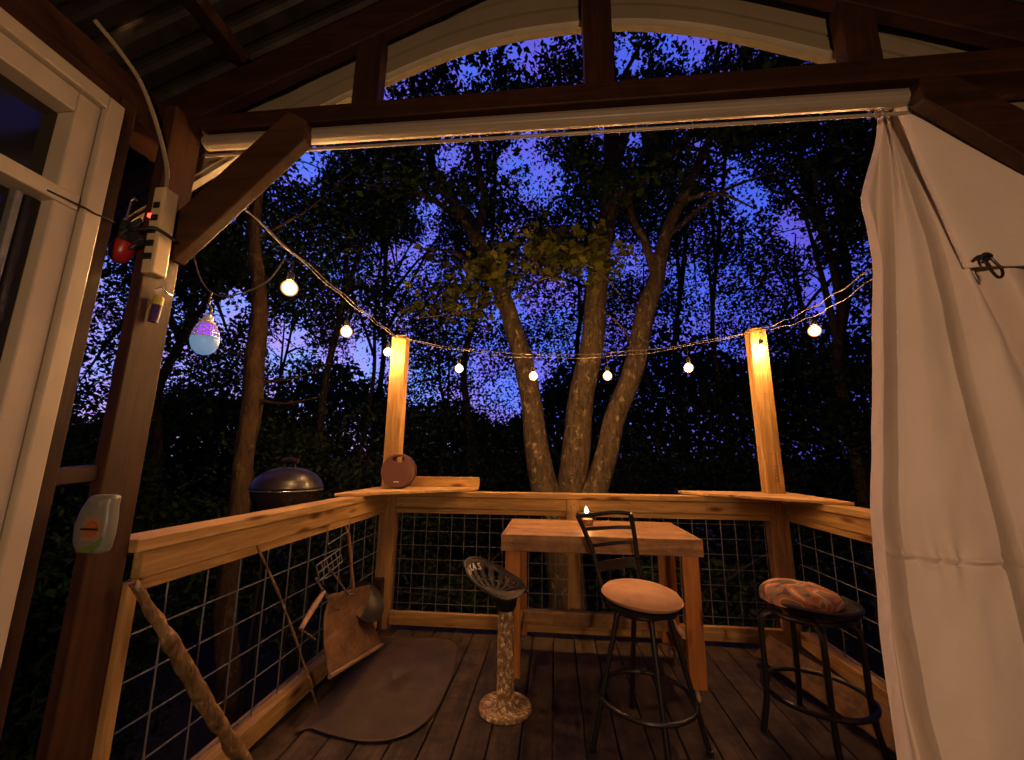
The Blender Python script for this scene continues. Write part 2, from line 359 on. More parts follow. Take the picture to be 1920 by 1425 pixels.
def corner_post(x0, x1, y0, y1, label, lean, flip):
    t = thing('corner_post', ((x0+x1)/2, (y0+y1)/2, 0), label, 'post', 'tall pine posts carrying the string lights')
    h = 2.275
    def pr(a, b, c, d, z0, z1):
        m = MB().box((a,c,z0),(b,d,z1)); m.v = [(p[0]+lean*p[2], p[1], p[2]) for p in m.v]; return m
    xm = x0+.09 if flip else x1-.09
    obj('post_front', pr(min(xm,x1 if not flip else x0), max(xm, x0 if flip else x1), y0, y0+.038, 0, h), M['pine_z'], t, bevel=.004)
    obj('post_side', pr(x0 if not flip else xm+.002, (xm-.002) if not flip else x1, y0+.004, y1, 0, h-.012), M['pine_z'], t, bevel=.004)
    obj('post_back', pr(min(xm,x1 if not flip else x0), max(xm, x0 if flip else x1), y0+.041, y1, 0, h-.006), M['pine_z'], t, bevel=.004)
    return t
pL = corner_post(-1.37, -1.244, 3.19, 3.29, 'tall pine post beside the round plum coloured radio', .004, False)
obj('dark_foot', MB().box((-1.375,3.13,.002),(-1.285,3.188,.36)), M['stain_z'], pL, bevel=.004)  # darker reddish foot of the post, modelled as a box
pR = corner_post(1.545, 1.67, 3.215, 3.31, 'tall pine post standing alone at the right-hand corner of the deck', -.004, True)
# faint ink stamp on the right post, just above the shelf
mb = MB(); y_ = 3.2135
for k in range(3): mb.torus((1.615, y_, 1.13+k*.028), .012-.002*k, .0016, (0,1,0), 16, 4)
mb.box((1.596,y_-.001,1.105),(1.634,y_+.001,1.109)); mb.box((1.597,y_-.001,1.21),(1.63,y_+.001,1.213))
obj('ink_stamp', mb, M['black_plastic'], pR)
M['screw'] = plain('dark screw heads', (.06,.05,.045), .4, .7)
def screws(parent, pts, n_, r_=.0042):
    for p in pts: obj('screw_head', MB().lathe([(.0005,0),(r_,.0004),(r_*.8,.0014),(.0005,.0016)], p, 8, n_), M['screw'], parent)
fr_ = [o for o in bpy.data.objects if o.name.startswith('far_railing')][0]
screws(fr_, [(x,3.2048,z) for x in (-1.2,-.6,-.02,.55,1.1,1.5) for z in (.89,.93)]+[(x,3.1998,z) for x in (-1.2,-.3,.6,1.5) for z in (.055,.098)]+[(.12,3.1898,.9),(.15,3.1898,.92),(.12,3.1898,.2)], (0,-1,0))
screws(pL, [(-1.30+.004*z,3.1898,z) for z in (2.2,1.9,1.3,.9,.7,.45)], (0,-1,0))
screws(pR, [(1.60-.004*z,3.2148,z) for z in (2.15,1.75,1.3,.9,.6,.3)], (0,-1,0))
# corner shelves
t = thing('corner_shelf', (-1.1,3.1,1.0), 'thin corner shelf board under the plum coloured radio', 'shelf', 'corner shelves on the railing')
obj('shelf_board', MB().prism([(-1.435,2.62,.998),(-1.33,2.66,.998),(-.62,3.27,.998),(-.62,3.42,.998),(-1.435,3.42,.998)], (0,0,.019)), M['ply'], t, bevel=.003)
obj('back_board', MB().box((-1.2,3.39,1.019),(-.615,3.428,1.098)), M['pine_x'], t, bevel=.004)
t = thing('corner_shelf', (1.4,3.1,1.0), 'thin bare corner shelf board around the right-hand tall pine post', 'shelf', 'corner shelves on the railing')
obj('shelf_board', MB().prism([(.97,3.42,.998),(.97,3.30,.998),(1.09,3.18,.998),(1.62,2.72,.998),(1.75,2.66,.998),(1.79,3.42,.998)], (0,0,.019)), M['ply'], t, bevel=.003)
# ------------------------------------------------------------------ porch frame
t = thing('porch_frame', (0,1.25,0), 'dark stained timber porch with gable truss, arched cream trim and metal roof', 'porch')
obj('post', MB().box((-1.345,1.085,-.3),(-1.305,1.198,2.46)), M['post_z'], t, bevel=.004)
obj('post', MB().box((1.62,1.085,-.3),(1.66,1.198,2.46)), M['stain_z'], t, bevel=.006)
obj('tie_beam', MB().prism([(-1.75,1.2,2.465),(2.1,1.2,2.44),(2.1,1.2,2.53),(-1.75,1.2,2.53)], (0,.07,0)), M['stain_x'], t, bevel=.005)
obj('lower_beam', MB().prism([(-1.3,1.235,2.43),(2.1,1.235,2.39),(2.1,1.235,2.438),(-1.3,1.235,2.463)], (0,.034,0)), M['stain_x'], t, bevel=.005)
def rz(x, top=False): return 3.175 - .445*abs(x-.1) + (.15 if top else 0)
for sgn, xe in ((-1,-1.85),(1,2.1)):
    xs = [.1, xe]
    obj('rafter', MB().prism([(xs[0],1.205,rz(xs[0])),(xs[1],1.205,rz(xs[1])),(xs[1],1.205,rz(xs[1],1)),(xs[0],1.205,rz(xs[0],1))], (0,.045,0)), M['stain_x'], t, bevel=.004)
    obj('rafter', MB().prism([(xs[0],-.9,rz(xs[0])),(xs[1],-.9,rz(xs[1])),(xs[1],-.9,rz(xs[1],1)),(xs[0],-.9,rz(xs[0],1))], (0,.045,0)), M['stain_x'], t, bevel=.004)
for x0, x1 in ((-.735,-.635),(.122,.224),(.98,1.085)):
    obj('truss_web', MB().box((x0,1.212,2.531),(x1,1.268,rz((x0+x1)/2)+.03)), M['stain_z'], t, bevel=.004)
for x in (-1.2,-.62,-.05,.75,1.4):
    z = rz(x,1)+.002
    obj('purlin', MB().bar((x,-3.4,z+.022),(x,1.19,z+.022),.085,.04,(.4*(1 if x<.1 else -1),0,1)), M['stain_y'], t, bevel=.003)
for sgn, xe in ((-1,-2.1),(1,2.3)):
    v = []; fcs = []; nx = 140
    for j, y in enumerate((-2.4, 1.5)):
        for i in range(nx+1):
            x = .1 + (xe-.1)*i/nx; v.append((x, y, rz(x,1)+.055))
    # ribs run down the slope: vary along y instead
    v = []; ny = 340
    for j in range(ny+1):
        y = -3.6 + 4.86*j/ny; h_ = .012*max(0., math.cos(y*2*math.pi/.1))**.5 if math.cos(y*2*math.pi/.1) > 0 else 0
        v.append((.1, y, rz(.1,1)+.053+h_)); v.append((xe, y, rz(xe,1)+.053+h_))
    for j in range(ny): fcs.append((2*j,2*j+1,2*j+3,2*j+2))
    o = obj('roof_sheet', MB().add(v, fcs), M['roof'], t, fix=False)
    md = o.modifiers.new('s','SOLIDIFY'); md.thickness = .004; md.offset = 1
obj('wall_plate', MB().box((-1.49,-3.4,2.33),(-1.35,1.195,2.46)), M['stain_y'], t, bevel=.004)
# braces
def brace(name, a, b, w, label=None):
    o = obj(name, MB().bar(a, b, w, .042, (0,1,0)), M['stain_x'], t, bevel=.004)
    return o
M['brace'] = wood('brown brace', (.10,.045,.018), (.06,.026,.011), 'x', knots=False, wear=.2)
o = MB().prism([(-.935,1.155,2.47),(-.862,1.155,2.425),(-.862,1.155,2.345),(-1.285,1.155,1.905),(-1.37,1.155,1.925),(-1.37,1.155,2.02)], (0,.043,0))
obj('brace', o, M['brace'], t, bevel=.004)
o = MB().prism([(1.19,1.155,2.425),(1.12,1.155,2.40),(1.12,1.155,2.325),(1.57,1.155,1.90),(1.66,1.155,1.92),(1.66,1.155,2.02)], (0,.043,0))
obj('brace', o, M['stain_x'], t, bevel=.004)
# arched cream trim (beadboard rings following the curve)
prof = [(0,3.165),(.3,3.15),(.6,3.075),(.92,2.94),(1.12,2.85),(1.42,2.695),(1.62,2.575),(1.8,2.46),(2.04,2.31),(2.4,2.08)]
def zi(d):
    d = abs(d)
    for (a, za), (b_, zb) in zip(prof, prof[1:]):
        if d <= b_: s_ = (d-a)/(b_-a); return za + (zb-za)*s_
    return prof[-1][1]
zs = {}
def zsm(d): return sum(zi(d+e)*k for e, k in ((-.16,1),(-.08,2),(0,3),(.08,2),(.16,1)))/9
cross = [(0,.012),(.016,-.004),(.028,-.004),(.032,.006),(.1,.006),(.102,.03),(.114,.03),(.116,.006),(.19,.006),(.192,.03),(.204,.03),(.206,.006),(.285,.006),(.287,.03),(.299,.03),(.301,.006),(.38,.006),(.382,.03),(.394,.03),(.396,.006),(.62,.006)]
v = []; fcs = []; nx = 120; K = len(cross)
for i in range(nx+1):
    X = .1 - 2.35 + 4.7*i/nx; z0 = zsm(X-.1); e = .02; sl = (zsm(X-.1+e)-zsm(X-.1-e))/(2*e); nrm = Vector((-sl,0,1)).normalized()
    for h_, y_ in cross: v.append((X+nrm.x*h_*.55, 1.5+y_, z0+nrm.z*h_*1.02))
for i in range(nx):
    for k in range(K-1): q = i*K+k; fcs.append((q,q+K,q+K+1,q+1))
KF = .855
def nearer(v): return [(p[0]*KF, 1.2825+(p[1]-1.5), 1.25+(p[2]-1.25)*KF) for p in v]
v = nearer(v)
o = obj('arch_trim', MB().add(v, fcs), M['cream'], t, fix=False); md = o.modifiers.new('s','SOLIDIFY'); md.thickness = .006; md.offset = -1
# soffit board under the arch, its cream darkened in colour for underside shade
v = []; fcs = []
for i in range(nx+1):
    X = .1 - 2.35 + 4.7*i/nx; z0 = zsm(X-.1)
    v += [(X,1.508,z0-.001),(X,1.535,z0-.001),(X,1.535,z0+.02),(X,1.53,z0+.02)]
for i in range(nx):
    for k in range(4): q = i*4; fcs.append((q+k,q+4+k,q+4+(k+1)%4,q+(k+1)%4))
obj('arch_soffit', MB().add(nearer(v), fcs), plain('cream trim in painted shade', (.14,.12,.07), .5), t)
# curtain track
t = thing('curtain_track', (-.05,1.2,2.34), 'pale metal curtain track fixed under the dark tie beam', 'curtain track')
pr = [(0,0),(.012,.03),(.03,.046),(.05,.05),(.07,.05)]
A0 = Vector((-1.3,1.232,2.388)); A1 = Vector((1.17,1.232,2.358))
v = []; fcs = []; K = 8; pf = [(-.03,.006),(-.042,.014),(-.042,.032),(-.034,.05),(-.02,.056),(.0,.056),(0,.006),(-.015,.002)]
for A in (A0, A1):
    for y_, z_ in pf: v.append((A.x, A.y+y_, A.z+z_))
fcs = [(k,(k+1)%K,(k+1)%K+K,k+K) for k in range(K)] + [tuple(range(K)), tuple(range(2*K-1,K-1,-1))]
obj('track_body', MB().add(v, fcs), M['track'], t, bevel=.003)
obj('lower_rod', MB().tube([A0+Vector((0,-.012,-.022)), A1+Vector((0,-.012,-.022))], .006, 10), M['track'], t, smooth=True)
for x in (1.02,1.045,1.075,1.13,1.15): obj('curtain_ring', MB().torus((x,1.22,2.342), .013, .0022, (1,.2,0), 16, 6), M['chrome'], t)
# ------------------------------------------------------------------ window wall
t = thing('sliding_window', (-1.3,.3,.1), 'tall beige framed window at the left edge with dark glass', 'window')
X0 = -1.30
def fr(y0,y1,z0,z1,x0=-1.36,x1=X0): return MB().box((x0,y0,z0),(x1,y1,z1))
obj('outer_frame', fr(.880,.922,.0,2.278,-1.37,-1.275).box((-1.37,-.9,2.237),(-1.275,.8795,2.278)), M['frame'], t, bevel=.004)
obj('inner_frame', fr(.823,.8775,.0,2.234,-1.37,-1.292).box((-1.37,-.9,2.172),(-1.292,.8225,2.234)), M['frame'], t, bevel=.004)
obj('transom', MB().box((-1.366,-.9,1.903),(-1.284,.872,1.945)), M['frame'], t, bevel=.004)
obj('sash', MB().box((-1.372,.79,.05),(-1.325,.821,1.90)), M['black_metal'], t, bevel=.003)
obj('seal', MB().box((-1.36,.772,.05),(-1.327,.787,1.90)), M['galv'], t, bevel=.002)
obj('pane', MB().box((-1.352,-.9,1.947),(-1.346,.822,2.171)), M['pane'], t)
obj('pane', MB().box((-1.352,-.9,.05),(-1.346,.771,1.901)), M['pane'], t)
obj('cable', MB().tube(curve([(-1.283,.80,1.915),(-1.272,.875,1.915),(-1.268,.90,1.912),(-1.27,.93,1.918),(-1.295,.97,1.93)],5), .0028, 6), M['black_plastic'], t)
t = thing('wall_stud', (-1.35,1.0,0), 'reddish brown stud between the beige window and the corner post', 'wall stud')
obj('stud', MB().box((-1.43,.925,0),(-1.302,.972,2.33)), M['stain_z'], t, bevel=.003)
obj('header', MB().box((-1.43,-1.2,2.292),(-1.302,.922,2.33)), M['stain_y'], t, bevel=.003)
obj('cross_rail', MB().bar((-1.34,.973,1.19),(-1.34,1.084,1.20),.04,.045), M['stain_y'], t, bevel=.003)
# house wall behind the camera and outer left wall
mb = MB(); mb.box((-1.6,-3.6,-.2),(2.0,-3.5,3.2)); obj('house_wall', mb, M['boardwood'], bevel=0)
o = bpy.data.objects['house_wall']; tag(o, 'brown boarded house wall closing the porch behind the viewer', 'wall')
# ------------------------------------------------------------------ power strip and things on the left post
t = thing('power_strip', (-1.28,1.1,1.82), 'beige power strip strapped upright on the brown corner post', 'power strip')
obj('body', MB().bar((-1.281,1.097,1.82),(-1.286,1.095,2.125),.052,.042,(1,0,0)), M['strip'], t, bevel=.006)
for k in range(5): obj('outlet', MB().box((-1.298+.001*k,1.0655,1.865+k*.045),(-1.27-.001*k,1.071,1.885+k*.045)), M['black_plastic'], t)
obj('switch', MB().box((-1.311,1.068,2.015),(-1.300,1.078,2.027)), M['led'], t)
pts = curve([(-1.32,1.06,2.0),(-1.335,1.04,1.96),(-1.30,1.045,1.955),(-1.262,1.06,1.965),(-1.24,1.11,1.95)],6)
obj('strap', MB().tube(pts,.006,8), M['black_plastic'], t, smooth=True)
obj('plug', MB().bar((-1.30,1.055,1.91),(-1.325,1.05,1.945),.028,.03), M['black_plastic'], t, bevel=.004)
pts = curve([(-1.31,1.05,1.975),(-1.35,1.04,1.94),(-1.35,1.04,1.905),(-1.32,1.045,1.89),(-1.305,1.055,1.92)],6)
obj('plug_cord', MB().tube(pts,.006,8), M['black_plastic'], t, smooth=True)
pts = curve([(-1.27,.80,2.45),(-1.262,.87,2.42),(-1.262,.94,2.38),(-1.272,1.02,2.29),(-1.282,1.075,2.2),(-1.284,1.09,2.12)],8)
obj('cord', MB().tube(pts,.006,8), M['cream'], t, smooth=True)
t = thing('work_light', (-1.49,1.2,1.9), 'red and black hanging lamp tucked behind the power strip', 'lamp')
obj('housing', MB().lathe([(.02,-.05),(.034,-.045),(.036,.03),(.026,.05),(.01,.055)], (-1.375,1.06,1.94), 20, (.15,0,1)), M['black_plastic'], t, smooth=True)
obj('red_lens', MB().lathe([(.01,-.04),(.024,-.03),(.032,0),(.026,.03),(.01,.036)], (-1.352,1.048,1.885), 20, (.3,0,1)), M['red'], t, smooth=True)
obj('hook', MB().tube([(-1.375,1.06,1.99),(-1.37,1.06,2.07),(-1.36,1.06,2.08),(-1.35,1.06,2.07)],.003,6), M['chrome'], t)
t = thing('lighter', (-1.29,1.14,1.67), 'small purple lighter with yellow top hung on the brown corner post', 'lighter')
obj('body', MB().lathe([(.004,0),(.013,.002),(.014,.055),(.013,.06)], (-1.288,1.128,1.672), 20, (.03,.05,1)), M['purple'], t, smooth=True)
obj('cap', MB().lathe([(.0145,0),(.0145,.026),(.011,.03),(.004,.031)], (-1.2865,1.131,1.733), 20, (.03,.05,1)), M['yellow'], t, smooth=True)
obj('wire_hook', MB().tube(curve([(-1.302,1.13,1.79),(-1.292,1.14,1.80),(-1.292,1.16,1.79),(-1.296,1.185,1.79)],5),.0025,6), M['chrome'], t)
# repellent refill bottle
t = thing('plastic_bottle', (-1.28,1.065,.98), 'pale plastic bottle with orange round label and green stripe on the brown post', 'bottle')
X_ = lambda px: -1.326 + (px-145)*.00165
Z_ = lambda py: 1.142 - (py-927)*.001414
def ext(poly, y0, dy): return MB().prism([(a,y0,b) for a, b in poly], (0,dy,0))
out = [(165,928),(208,927),(206,948),(209,975),(209,1003),(205,1038),(160,1038),(148,1020),(145,985),(152,955)]
obj('body', ext([(X_(a),Z_(b)) for a, b in out], 1.045, .038), plain('bottle plastic', (.17,.17,.14), .4, var=.2), t, bevel=.012, smooth=True)
obj('label', ext([(X_(a),Z_(b)) for a, b in [(171,968),(200,968),(204,990),(202,1012),(168,1014),(166,990)]], 1.0435, .004), plain('cream label', (.26,.16,.10), .5), t)
obj('label_disc', MB().lathe([(.001,0),(.021,0),(.021,.003),(.001,.003)], (X_(184),1.0435,Z_(991)), 28, (0,-1,0)), plain('orange label', (.32,.09,.025), .5), t)
obj('label_band', ext([(X_(168),Z_(993)),(X_(199),Z_(993)),(X_(199),Z_(989)),(X_(168),Z_(989))], 1.0375, .003), M['black_plastic'], t)
obj('green_stripe', ext([(X_(162),Z_(1033)),(X_(178),Z_(1026)),(X_(194),Z_(1017)),(X_(206),Z_(1005)),(X_(205),Z_(1020)),(X_(192),Z_(1033))], 1.0425, .004), plain('green stripe', (.10,.17,.03), .5), t)
obj('nozzle_print', ext([(X_(190),Z_(937)),(X_(202),Z_(934)),(X_(201),Z_(946)),(X_(189),Z_(950))], 1.0425, .004), plain('grey print', (.24,.22,.18), .5), t)
# ------------------------------------------------------------------ string lights
t = thing('string_lights', (0,2.6,2.2), 'string of warm glowing globe bulbs looping across the tall pine posts', 'string lights')
PL = Vector((-1.30,3.18,2.25)); PR = Vector((1.60,3.2,2.255)); PB = Vector((-1.12,1.23,2.14)); PC = Vector((1.74,2.15,2.30))
def sag(a, b, s_, k=24, off=0):
    return [a.lerp(b, i/k) - Vector((0,0,4*s_*(i/k)*(1-i/k))) + Vector((0,off*math.sin(i*.9),.006*math.sin(i*1.3+off*90))) for i in range(k+1)]
mb = MB()
mb.tube(sag(PB, PL, .015), .0035, 6); mb.tube(sag(PB, PL+Vector((0,0,-.01)), .03, off=.01), .003, 6)
mb.tube(sag(PL, PR, .175), .0035, 6); mb.tube(sag(PL, PR, .205, off=.01), .003, 6)
mb.tube(sag(PR, PC, .05), .0035, 6); mb.tube(sag(PR, PC+Vector((.02,0,-.03)), .09, off=.01), .003, 6)
obj('cable', mb, M['cord'], t, smooth=True)
bulbs = [(-1.175,1.60,1.995),(-1.265,2.28,2.01),(-1.33,3.06,2.09),(-.755,3.14,1.963),(-.155,3.14,1.893),(.42,3.14,1.887),(1.03,3.14,1.943),(1.572,3.14,2.083),(1.60,2.56,2.037)]
tops = [2.13,2.16,2.21,2.125,2.075,2.07,2.13,2.22,2.15]
for (x, y, z), zt in zip(bulbs, tops):
    rb = .036
    b_ = obj('bulb', MB().lathe([(rb*math.sin(a), -rb*math.cos(a)) for a in [i*math.pi/9*.86+.02 for i in range(10)]], (x,y,z), 14), M['bulb'], t, smooth=True)
    obj('socket', MB().lathe([(.012,.03),(.016,.034),(.015,.07),(.006,.078)], (x,y,z), 12).tube([(x,y,z+.075),(x+.002,y,zt)], .0028, 6), M['black_plastic'], b_)
# bug zapper bulb on its own cable
t = thing('bug_zapper_lamp', (-1.31,1.35,1.6), 'hanging insect lamp with violet caged top and bluish white dome', 'insect lamp')
c = Vector((-1.308,1.35,1.655))
obj('dome', MB().lathe([(.002,-.062),(.025,-.055),(.043,-.038),(.053,-.012),(.055,.008),(.052,.018),(.02,.02)], c, 28), M['dome'], t, smooth=True)
obj('tube', MB().lathe([(.012,.016),(.03,.018),(.027,.075),(.01,.078)], c, 16), M['violet'], t, smooth=True)
mb = MB()
for k in range(12):
    a = k*math.pi/6; mb.tube([c+Vector((.053*math.cos(a),.053*math.sin(a),.015)), c+Vector((.046*math.cos(a),.046*math.sin(a),.05)), c+Vector((.03*math.cos(a),.03*math.sin(a),.085))], .0028, 6)
for r_, z in ((.053,.02),(.049,.04),(.0435,.058),(.032,.082)): mb.torus(c+Vector((0,0,z)), r_, .0026, n=28, m=6)
obj('cage', mb, M['white'], t)
obj('cap', MB().lathe([(.033,.08),(.033,.09),(.022,.096),(.020,.115),(.013,.125),(.002,.126)], c, 20), M['white'], t, smooth=True)
obj('hanger', MB().tube(curve([(-1.305,1.35,1.775),(-1.30,1.35,1.80),(-1.315,1.35,1.83),(-1.311,1.35,1.873)],5), .0035, 6).tube(curve([(-1.40,1.33,2.03),(-1.36,1.34,1.93),(-1.311,1.35,1.873),(-1.235,1.36,1.86),(-1.13,1.40,1.93),(-1.075,1.42,2.045)],6), .003, 6), M['cord'], t, smooth=True)
for o_ in t.children:
    if not o_.name.startswith('hanger'):
        q_ = Vector(c) + Vector((0,0,.12)) - ORIG[t.name]
        o_.data.transform(Matrix.Translation(q_) @ Matrix.Scale(.84,4) @ Matrix.Translation(-q_))
# ------------------------------------------------------------------ table
t = thing('bar_table', (.22,2.5,0), 'square pine bar table on casters in the middle of the deck', 'table')
x0,x1,y0,y1 = -.305,.80,2.42,3.05
mb = MB(); k = 5
for i in range(k): a = y0+.02+(y1-y0-.04)*i/k; mb.box((x0+.02,a,.808),(x1-.02,a+(y1-y0-.04)/k-.0012,.825))
obj('table_top', mb, M['tablewood_x'], t, bevel=.0015)
obj('front_skirt', MB().box((x0,y0,.737),(x1,y0+.019,.827)), M['tablewood_x'], t, bevel=.004)
obj('rear_skirt', MB().box((x0,y1-.019,.737),(x1,y1,.827)), M['tablewood_x'], t, bevel=.004)
for xa in (x0, x1-.019): obj('side_skirt', MB().box((xa,y0+.0195,.737),(xa+.019,y1-.0195,.826)), M['tablewood_y'], t, bevel=.004)
for sx, xx in ((1,x0+.022),(-1,x1-.022)):
    for sy, yy in ((1,y0+.022),(-1,y1-.022)):
        a, b_ = sorted((xx, xx+sx*.088)); c_, d_ = sorted((yy, yy+sy*.036))
        l = obj('leg', MB().box((a,c_,.085),(b_,d_,.806)), M['legwood_z'], t, bevel=.004)
        a2, b2 = sorted((xx, xx+sx*.036)); c2, d2 = sorted((yy+sy*.038, yy+sy*.125))
        obj('leg_brace', MB().box((a2,c2,.085),(b2,d2,.806)), M['legwood_z'], l, bevel=.004)
        cx, cy = xx+sx*.04, yy+sy*.05
        cs = obj('caster', MB().box((cx-.028,cy-.028,.078),(cx+.028,cy+.028,.084)).bar((cx-.017,cy,.078),(cx-.017,cy+.012,.03),.003,.03,(0,1,0)).bar((cx+.017,cy,.078),(cx+.017,cy+.012,.03),.003,.03,(0,1,0)), M['chrome'], t)
        obj('wheel', MB().lathe([(.006,-.012),(.026,-.012),(.031,-.008),(.031,.008),(.026,.012),(.006,.012)], (cx,cy+.01,.032), 24, (1,0,0)), M['caster'], cs, smooth=True)
obj('stretcher', MB().box((x0+.062,y1-.16,.19),(x1-.062,y1-.122,.275)), M['tablewood_x'], t, bevel=.004)
for xx in (x0+.06, x1-.098): obj('stretcher', MB().box((xx,y0+.15,.19),(xx+.036,y1-.164,.275)), M['tablewood_y'], t, bevel=.004)
# candle jar
t = thing('candle_jar', (.215,2.83,.826), 'small lit candle in a pinkish glass jar on the bar table', 'candle')
obj('jar', MB().lathe([(.034,0),(.036,.006),(.038,.06),(.036,.07),(.0335,.07),(.0345,.058),(.033,.008),(.002,.007)], (.215,2.83,.8265), 28), M['glass'], t, smooth=True)
obj('wax', MB().lathe([(.002,.008),(.0325,.009),(.0335,.04),(.003,.042)], (.215,2.83,.8265), 24), M['wax'], t, smooth=True)
obj('flame', MB().lathe([(.001,0),(.008,.01),(.0115,.022),(.010,.034),(.005,.048),(.0008,.06)], (.215,2.83,.886), 14, (-.15,0,1)), M['flame'], t, smooth=True)
# ------------------------------------------------------------------ bar stool with ladder back
t = thing('bar_stool', (.40,2.13,0), 'black bar stool with ladder back and round tan suede seat at the table', 'bar stool')
c = Vector((.405,2.14,.60)); ax = Vector((.07,.0,1))
mb = MB().lathe([(.002,.066),(.08,.064),(.13,.056),(.165,.043),(.181,.026),(.184,.012),(.175,.0),(.155,-.008),(.002,-.01)], c, 48, ax)
obj('seat', mb, M['suede'], t, smooth=True)
obj('piping', MB().torus(c+ax.normalized()*.016, .184, .0035, ax, 56, 6), M['suede'], t, smooth=True)
obj('seat_ring', MB().lathe([(.10,-.03),(.165,-.03),(.168,-.012),(.10,-.011)], c, 40, ax).torus(c+Vector((0,0,-.045)), .115, .011), M['black_metal'], t, smooth=True)
UL = curve([(.24,2.22,.53),(.232,2.235,.61),(.20,2.245,.76),(.165,2.245,.86),(.118,2.235,.965)],6)
UR = curve([(.455,2.34,.53),(.455,2.345,.62),(.432,2.335,.74),(.42,2.32,.86),(.398,2.29,.972)],6)
obj('back_upright', MB().tube(UL,.0125,10), M['black_metal'], t, smooth=True)
obj('back_upright', MB().tube(UR,.0125,10), M['black_metal'], t, smooth=True)
obj('top_rung', MB().tube(curve([UL[-1],(.2,2.285,.962),(.31,2.305,.975),UR[-1]],6),.012,10), M['black_metal'], t, smooth=True)
for z, h_ in ((.895,.018),(.805,.018),(.715,.05)):
    a = min(UL, key=lambda p: abs(p.z-z)); b_ = min(UR, key=lambda p: abs(p.z-z-.012))
    pts = curve([a, a.lerp(b_,.35)+Vector((0,.025,-.002)), a.lerp(b_,.7)+Vector((0,.025,0)), b_],5)
    mb = MB(); vv = []; ff = []
    for p in pts: vv += [p+Vector((0,-.004,-h_/2)), p+Vector((0,.004,-h_/2)), p+Vector((0,.004,h_/2)), p+Vector((0,-.004,h_/2))]
    for i in range(len(pts)-1):
        for k in range(4): ff.append((i*4+k, i*4+(k+1)%4, i*4+4+(k+1)%4, i*4+4+k))
    obj('back_rung', mb.add(vv, ff), M['black_metal'], t)
feet = [(.155,2.07),(.44,1.90),(.655,2.10),(.385,2.42)]
for x, y in feet:
    d = (Vector((x,y,0))-Vector((.405,2.14,0)))*.42
    obj('leg', MB().tube(curve([(.405+d.x*.75,2.14+d.y*.75,.565),(.405+d.x*1.1,2.14+d.y*1.1,.545),(.405+d.x*1.35,2.14+d.y*1.35,.45),(x,y,.012)],6),.0125,10).lathe([(.012,0),(.016,.0),(.0165,.022),(.012,.024)],(x,y,0.001),12), M['black_metal'], t, smooth=True)
obj('foot_ring', MB().torus((.405,2.135,.20), .212, .0105, (0.02,0,1), 48), M['black_metal'], t, smooth=True)
# ------------------------------------------------------------------ camouflage stool
t = thing('bar_stool', (1.2,2.28,0), 'backless black bar stool with orange camouflage cushion near the curtain', 'bar stool')
c = Vector((1.205,2.27,.565))
vv = []; ff = []; nr, na = 14, 48
for i in range(nr+1):
    u_ = i/nr
    for k in range(na):
        a = 2*math.pi*k/na; rr = .175*math.sin(min(u_*1.0,1)*math.pi/2)*(1+.03*math.sin(3*a+1)); zz = .088*math.cos(u_*math.pi/2)**.65*(1-.22*math.cos(a-.3)*u_)
        p = Vector((rr*math.cos(a)*1.0-.02, rr*math.sin(a)*.9, zz)); p.z += .006*noise.noise(p*22)
        if p.z < 0: p.z = 0
        vv.append(c+Vector((0,0,.018))+p)
for i in range(nr):
    for k in range(na): ff.append((i*na+k, i*na+(k+1)%na, (i+1)*na+(k+1)%na, (i+1)*na+k))
ff.append(tuple(range(nr*na, (nr+1)*na)))
obj('cushion', MB().add(vv, ff), M['camo'], t, smooth=True)
obj('seat_pan', MB().lathe([(.002,-.012),(.17,-.01),(.197,.004),(.205,.022),(.198,.03),(.19,.012),(.002,.004)], c+Vector((.022,0,.005)), 48, (.03,0,1)), M['black_metal'], t, smooth=True)
obj('swivel_plate', MB().prism([(1.13,2.2,.515),(1.36,2.16,.515),(1.40,2.21,.515),(1.38,2.28,.515),(1.14,2.36,.515)], (0,0,.02)), M['iron'], t, bevel=.006)
obj('seat_ring', MB().torus(c+Vector((0,0,-.035)), .15, .012), M['black_metal'], t, smooth=True)
for x, y in ((.965,2.29),(1.24,2.50),(1.135,2.02),(1.385,2.13)):
    d = (Vector((x,y,0))-Vector((1.2,2.26,0)))
    p = lambda k, z: Vector((1.2,2.26,z))+d*k
    obj('leg', MB().tube(curve([p(.45,.53),p(.75,.515),p(.86,.46),p(.87,.2),p(.99,.01)],6),.0135,10), M['black_metal'], t, smooth=True)
obj('foot_ring', MB().torus((1.2,2.255,.20), .215, .0115, (0,0,1), 48), M['black_metal'], t, smooth=True)
